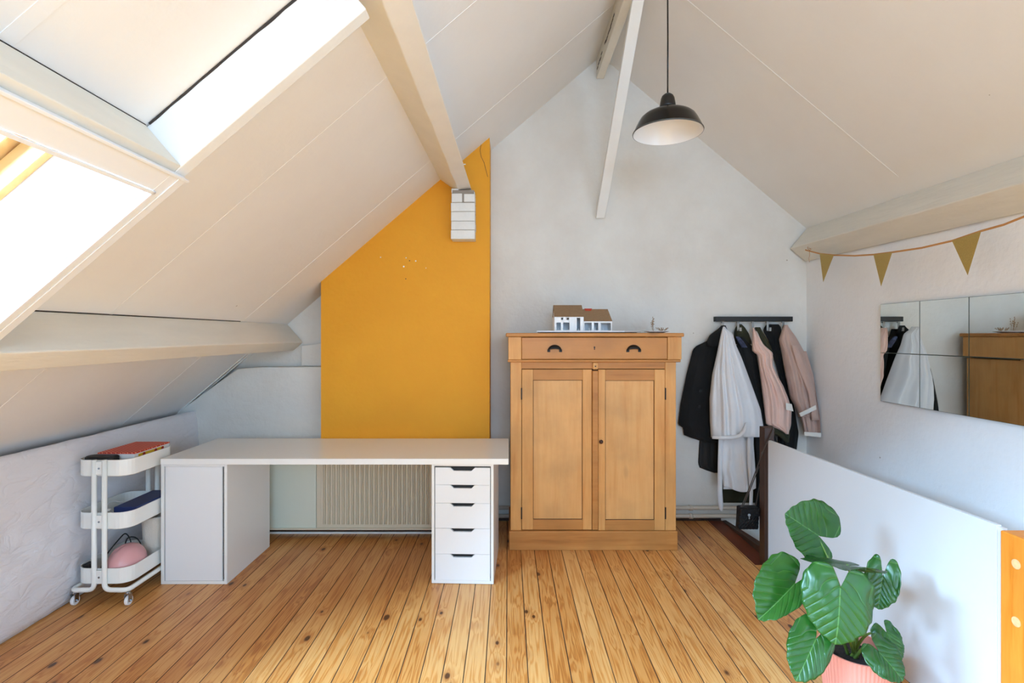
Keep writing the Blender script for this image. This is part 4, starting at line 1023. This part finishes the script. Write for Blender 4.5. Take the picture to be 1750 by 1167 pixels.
# ------------------------------------------------------------------ handbag
r = thing('handbag', 'small black quilted handbag hanging from the dark post by its chain strap', 'handbag', (1.54, 3.38, .2))
a, b_ = P(1265, 869, 3.36), P(1303, 904, 3.36)
M_bag = mat('black_quilted_leather', srgb(9, 9, 10), .5, bump=.8, bscale=90, spec=.25)
x0, x1 = a.x, 1.594
m = MB()
nx_, nz_ = 12, 10; rowsF = []
zlo, zhi = b_.z, a.z
def pad(u, v): return .028+.012*math.sin(math.pi*u)*math.sin(math.pi*v)+.0035*abs(math.sin(u*math.pi*6+v*math.pi*5))*abs(math.sin(u*math.pi*6-v*math.pi*5))
N1 = 40
F1 = [[Vector((x0-.008*(1-v/N1)+(x1-x0)*u/N1, 3.385-pad(u/N1, v/N1), zlo+(zhi-zlo)*v/N1)) for u in range(N1+1)] for v in range(N1+1)]
loops = [row+[Vector((p.x, 3.41, p.z)) for p in reversed(row)] for row in F1]
m.loft(loops); m.build('bag_body', M_bag, r, smooth=True)
m = MB(); m.loft([rrect(x0-.004, x1+.001, 3.345, 3.412, .01, z_) for z_ in (zhi-.045, zhi+.003)]+[rrect(x0+.004, x1-.006, 3.352, 3.408, .008, zhi+.007)]); m.build('flap', M_bag, r)
m = MB(); c = P(1280, 880, 3.334); m.lathe(c, [(.0001,0),(.010,0),(.009,.003),(.0001,.004)], 14, ax=(0,-1,0)); m.box(c.x-.003, c.x+.003, c.y-.004, c.y, c.z-.024, c.z-.006); m.build('clasp', M_chrome, r)
a_ = P(1267, 866, 3.37); pth = [Vector((x0+.005, 3.37, zhi-.01)), a_, P(1280, 835, 3.36), P(1295, 796, 3.34), P(1306, 766, 3.288), Vector((1.622, 3.292, .798)), Vector((1.65, 3.33, .872)), Vector((1.675, 3.37, .80)), Vector((1.64, 3.405, .5)), Vector((1.59, 3.41, zhi-.01))]
def refine(p, n=6):
    out = []
    for i in range(len(p)-1):
        p0 = p[max(0, i-1)]; p1 = p[i]; p2 = p[i+1]; p3 = p[min(len(p)-1, i+2)]
        for k in range(n):
            t_ = k/n; out.append(.5*((2*p1)+(-p0+p2)*t_+(2*p0-5*p1+4*p2-p3)*t_**2+(-p0+3*p1-3*p2+p3)*t_**3))
    return out+[p[-1]]
m = MB(); m.tube(refine(pth[1:6]), .0032, 6); m.tube([q+Vector((.008, 0, -.004)) for q in refine([pth[1], pth[2], pth[3]])], .003, 6); m.tube([pth[0], pth[1]], .006, 8)
m.tube([pth[5], Vector((1.65, 3.298, .86)), Vector((1.655,3.302,.871)), Vector((1.665,3.335,.873)), Vector((1.668,3.372,.868)), Vector((1.63,3.385,.6)), Vector((1.585, 3.39, zhi))], .0032, 6)
m.build('strap', mat('dark_chain', srgb(96, 88, 82), .35, .8, bump=.9, bscale=400), r, smooth=True)

# ------------------------------------------------------------------ potted plant
def leafmat():
    m, nt, N, L, b = nodes('glossy_green_leaf')
    def M(op, a, c=None, d=None):
        n = N.new('ShaderNodeMath'); n.operation = op
        for i, x in enumerate((a, c, d)):
            if x is None: continue
            if isinstance(x, (int, float)): n.inputs[i].default_value = x
            else: L.new(x, n.inputs[i])
        return n.outputs[0]
    uv = N.new('ShaderNodeUVMap'); sp = N.new('ShaderNodeSeparateXYZ'); L.new(uv.outputs[0], sp.inputs[0])
    U, V = sp.outputs[0], M('ABSOLUTE', sp.outputs[1])
    kk = M('MAXIMUM', M('MINIMUM', M('MULTIPLY_ADD', U, 1.5, .6), .8), -.8)
    s_ = M('SUBTRACT', U, M('MULTIPLY', M('MULTIPLY', V, kk), .8))
    ph = M('FRACT', M('MULTIPLY_ADD', s_, 5.5, 20.25)); dist = M('ABSOLUTE', M('SUBTRACT', ph, .5))
    lat = M('GREATER_THAN', dist, .47); mid = M('LESS_THAN', V, .016)
    vein = M('MAXIMUM', M('MULTIPLY', lat, .55), mid)
    n = N.new('ShaderNodeTexNoise'); n.inputs['Scale'].default_value = 30; tc = N.new('ShaderNodeTexCoord'); L.new(tc.outputs['Object'], n.inputs['Vector'])
    oi = N.new('ShaderNodeObjectInfo')
    cr = N.new('ShaderNodeValToRGB'); cr.color_ramp.elements[0].color = srgb(16, 62, 24); cr.color_ramp.elements[1].color = srgb(46, 104, 28)
    L.new(M('MULTIPLY_ADD', n.outputs['Fac'], .5, M('MULTIPLY_ADD', oi.outputs['Random'], .5, -.05)), cr.inputs[0])
    mx = N.new('ShaderNodeMix'); mx.data_type = 'RGBA'; mx.inputs['B'].default_value = srgb(120, 172, 92)
    L.new(M('MULTIPLY', vein, .42), mx.inputs['Factor']); L.new(cr.outputs[0], mx.inputs['A']); L.new(mx.outputs['Result'], b.inputs['Base Color'])
    b.inputs['Roughness'].default_value = .3; b.inputs['Specular IOR Level'].default_value = .5
    b.inputs['Subsurface Weight'].default_value = 0
    h = M('SUBTRACT', 0, M('POWER', M('MULTIPLY', dist, 2), 6)); bp = N.new('ShaderNodeBump'); bp.inputs['Strength'].default_value = .5; bp.inputs['Distance'].default_value = .004
    L.new(h, bp.inputs['Height']); L.new(bp.outputs[0], b.inputs['Normal'])
    # leaves let some light through
    tr = N.new('ShaderNodeBsdfTranslucent'); tr.inputs[0].default_value = srgb(96, 170, 40)
    ms = N.new('ShaderNodeMixShader'); ms.inputs[0].default_value = .18
    out = [k for k in N if k.type == 'OUTPUT_MATERIAL'][0]
    L.new(b.outputs[0], ms.inputs[1]); L.new(tr.outputs[0], ms.inputs[2]); L.new(ms.outputs[0], out.inputs[0])
    return m
M_leaf = leafmat(); M_stem = mat('green_stem', srgb(96, 122, 52), .45)
PC = Vector((1.352, 2.06, 0)); RH = .232
plant = thing('potted_plant', 'large-leaved green elephant ear plant in a ribbed pink pot before the partition', 'plant', (PC.x, PC.y, 0))
# pot
m = MB(); seg = 220; prof = [(.100,.0),(.104,.01),(.1265,RH-.004),(.1265,RH)]
loops = []
for rr_, z_ in prof:
    l = []
    for k in range(seg):
        t_ = 2*math.pi*k/seg; q = rr_*(1+(.011*math.sin(t_*55) if z_ < RH-.002 else .008)); l.append(Vector((PC.x+q*math.cos(t_), PC.y+q*math.sin(t_), z_)))
    loops.append(l)
for rr_, z_ in ((.121, RH), (.118, RH-.05)): loops.append([Vector((PC.x+rr_*math.cos(2*math.pi*k/seg), PC.y+rr_*math.sin(2*math.pi*k/seg), z_)) for k in range(seg)])
m.loft(loops); m.build('pot', mat('ribbed_pink_pot', srgb(222, 142, 124), .6), plant, smooth=False)
m = MB(); m.lathe((PC.x, PC.y, RH-.045), [(.1175,0),(.08,.006),(.03,.01),(.0001,.011)], 40); m.build('soil', mat('potting_soil', srgb(34, 24, 18), 1, bump=1, bscale=120), plant, smooth=True)

def leaf(A, T, Rr, Ll, dA, dT, dR, dL, seed=0, droop=.012, ripple=.004, lob=.52, tipp=.9, stem=None, notch=.07):
    """A attach, T tip, Rr / Ll the widest points on either side (pixels) with their distances"""
    pA, pT, pR, pL = P(*A, dA), P(*T, dT), P(*Rr, dR), P(*Ll, dL)
    ax = pT-pA
    def proj(p): 
        t_ = (p-pA).dot(ax)/ax.length_squared; return t_
    # lateral vectors, kept with their along-axis component as lobe shift
    vR, vL = pR-pA, pL-pA
    nrm = (vR.cross(ax)).normalized()
    if nrm.y > 0: nrm = -nrm
    def outline(th):   # th in [0,pi]: 0 = tip, pi = notch; returns (a,b) normalised
        # heart leaf
        K = [(0,1.0,0),(.10,.955,.20),(.22,.83,.50),(.36,.60,.82),(.5,.30,.99),(.64,-.02,1.0),(.77,-.30,.88),(.87,-.49,.60),(.94,-.46,.26),(1.0,-notch,.03)]
        t_ = th
        for (t0,a0,b0),(t1,a1,b1) in zip(K, K[1:]):
            if t_ <= t1+1e-9:
                k = (t_-t0)/(t1-t0); i0 = K.index((t0,a0,b0))
                pm = K[max(0,i0-1)]; pn = K[min(len(K)-1,i0+2)]
                f = lambda p0,p1,p2,p3: .5*((2*p1)+(-p0+p2)*k+(2*p0-5*p1+4*p2-p3)*k*k+(-p0+3*p1-3*p2+p3)*k**3)
                return f(pm[1],a0,a1,pn[1]), max(0, f(pm[2],b0,b1,pn[2]))
        return -notch, .03
    nr, nt_ = 12, 44
    verts, uvs, faces = [], [], []
    def place(a_, b_, side):
        V_ = vR if side > 0 else vL
        tl = proj(pA+V_)      # along-axis share of the lateral vector
        vp = V_-ax*tl
        if a_ >= 0: p = pA+ax*a_+vp*b_
        else: p = pA+ax*a_*(lob/.5)+vp*b_
        kk = max(-.8, min(.8, a_*1.5+.6)); rip = ripple*.55*math.sin((a_-kk*.8*b_)*5.5*2*math.pi)*min(1, b_*2.5)*(.6+.8*noise.noise(Vector((a_*4, b_*2*side, seed*3))))
        wav = .018*noise.noise(Vector((a_*2.2+seed, b_*2.2*side, seed)))
        dr_ = -droop*(b_**2)*2.2-droop*1.6*max(0, a_)**2.5+droop*.8*b_
        return p+nrm*(rip+wav*b_+dr_)
    m = MB()
    for side in (1, -1):
        base = len(m.v)
        for i in range(nt_+1):
            ao, bo = outline(i/nt_)
            sc_ = 1+(.016*math.sin(i*1.1+seed)+.02*noise.noise(Vector((i*.33, seed, side))))*(1 if 3 < i < nt_-3 else 0)
            for j in range(nr+1):
                s_ = (j/nr)
                a_ = ao*s_*sc_+ (0)*(1-s_); b_ = bo*s_*sc_
                # spread roots along the midrib so veins run sideways
                ra = max(0, ao*.55+.18)*(1-s_)*(1 if i < nt_*.75 else max(0, (nt_-i)/(nt_*.25)))
                a_ = a_*1.0 if i >= nt_*.75 and False else ao*sc_*s_+ra*(1-s_)*0+ra
                if s_ == 0: b_ = 0
                if j == nr: a_ = ao*sc_; b_ = bo*sc_
                m.v.append(place(a_, b_, side)); uvs.append((a_, b_*side))
        for i in range(nt_):
            for j in range(nr):
                k = base+i*(nr+1)+j; m.f.append((k, k+1, k+nr+2, k+nr+1))
    o = m.build('leaf', M_leaf, plant, smooth=True, uv=uvs)
    # weld is not needed: both halves share the midrib positions
    bm = bmesh.new(); bm.from_mesh(o.data); bmesh.ops.remove_doubles(bm, verts=bm.verts, dist=.0004); bmesh.ops.recalc_face_normals(bm, faces=bm.faces); bm.to_mesh(o.data); bm.free()
    for p in o.data.polygons: p.use_smooth = True
    s = o.modifiers.new('thick', 'SOLIDIFY'); s.thickness = .0012
    # petiole
    root = stem or Vector((PC.x+random.uniform(-.02,.02), PC.y+random.uniform(-.02,.02), RH-.04))
    q = pA-nrm*.004; mid1 = root.lerp(q, .5)+Vector(((q.x-root.x)*-.12, 0, .04))
    pth = refine([root, mid1, q], 8)
    MB().tube(pth, [.0065-.004*(i/(len(pth)-1)) for i in range(len(pth))], 8).build('stem', M_stem, plant, smooth=True)
# top leaf
leaf((1398,915), (1344,879), (1427,870), (1374,950), 2.16, 2.13, 2.18, 2.10, 1, .006, .003, lob=.5)
# left leaf
leaf((1358,998), (1301,1060), (1315,958), (1385,1021), 1.98, 1.90, 1.99, 1.93, 2, .010, lob=.36)
# right dark leaf
leaf((1508,987), (1500,1041), (1540,990), (1476,982), 2.05, 2.02, 2.01, 2.07, 3, .006, lob=.66)
# horizontal leaf seen edge on
leaf((1448,966), (1377,960.5), (1445,957.5), (1462,977), 1.98, 1.96, 2.12, 1.84, 4, .004, .002)
# big centre leaf
leaf((1436,1005), (1433,1104), (1500,1008), (1374,1003), 1.84, 1.78, 1.84, 1.86, 5, .012, .004, lob=.40)
# bottom left
leaf((1394,1093), (1363,1163), (1430,1109), (1353,1076), 1.82, 1.75, 1.80, 1.83, 6, .010, lob=.42)
# lower right pair
leaf((1516,1082), (1543,1127), (1532,1068), (1499,1089), 1.95, 1.90, 1.97, 1.93, 8, .010, lob=.45)
leaf((1503,1115), (1547,1163), (1525,1095), (1484,1132), 1.86, 1.81, 1.88, 1.82, 7, .008, lob=.5)
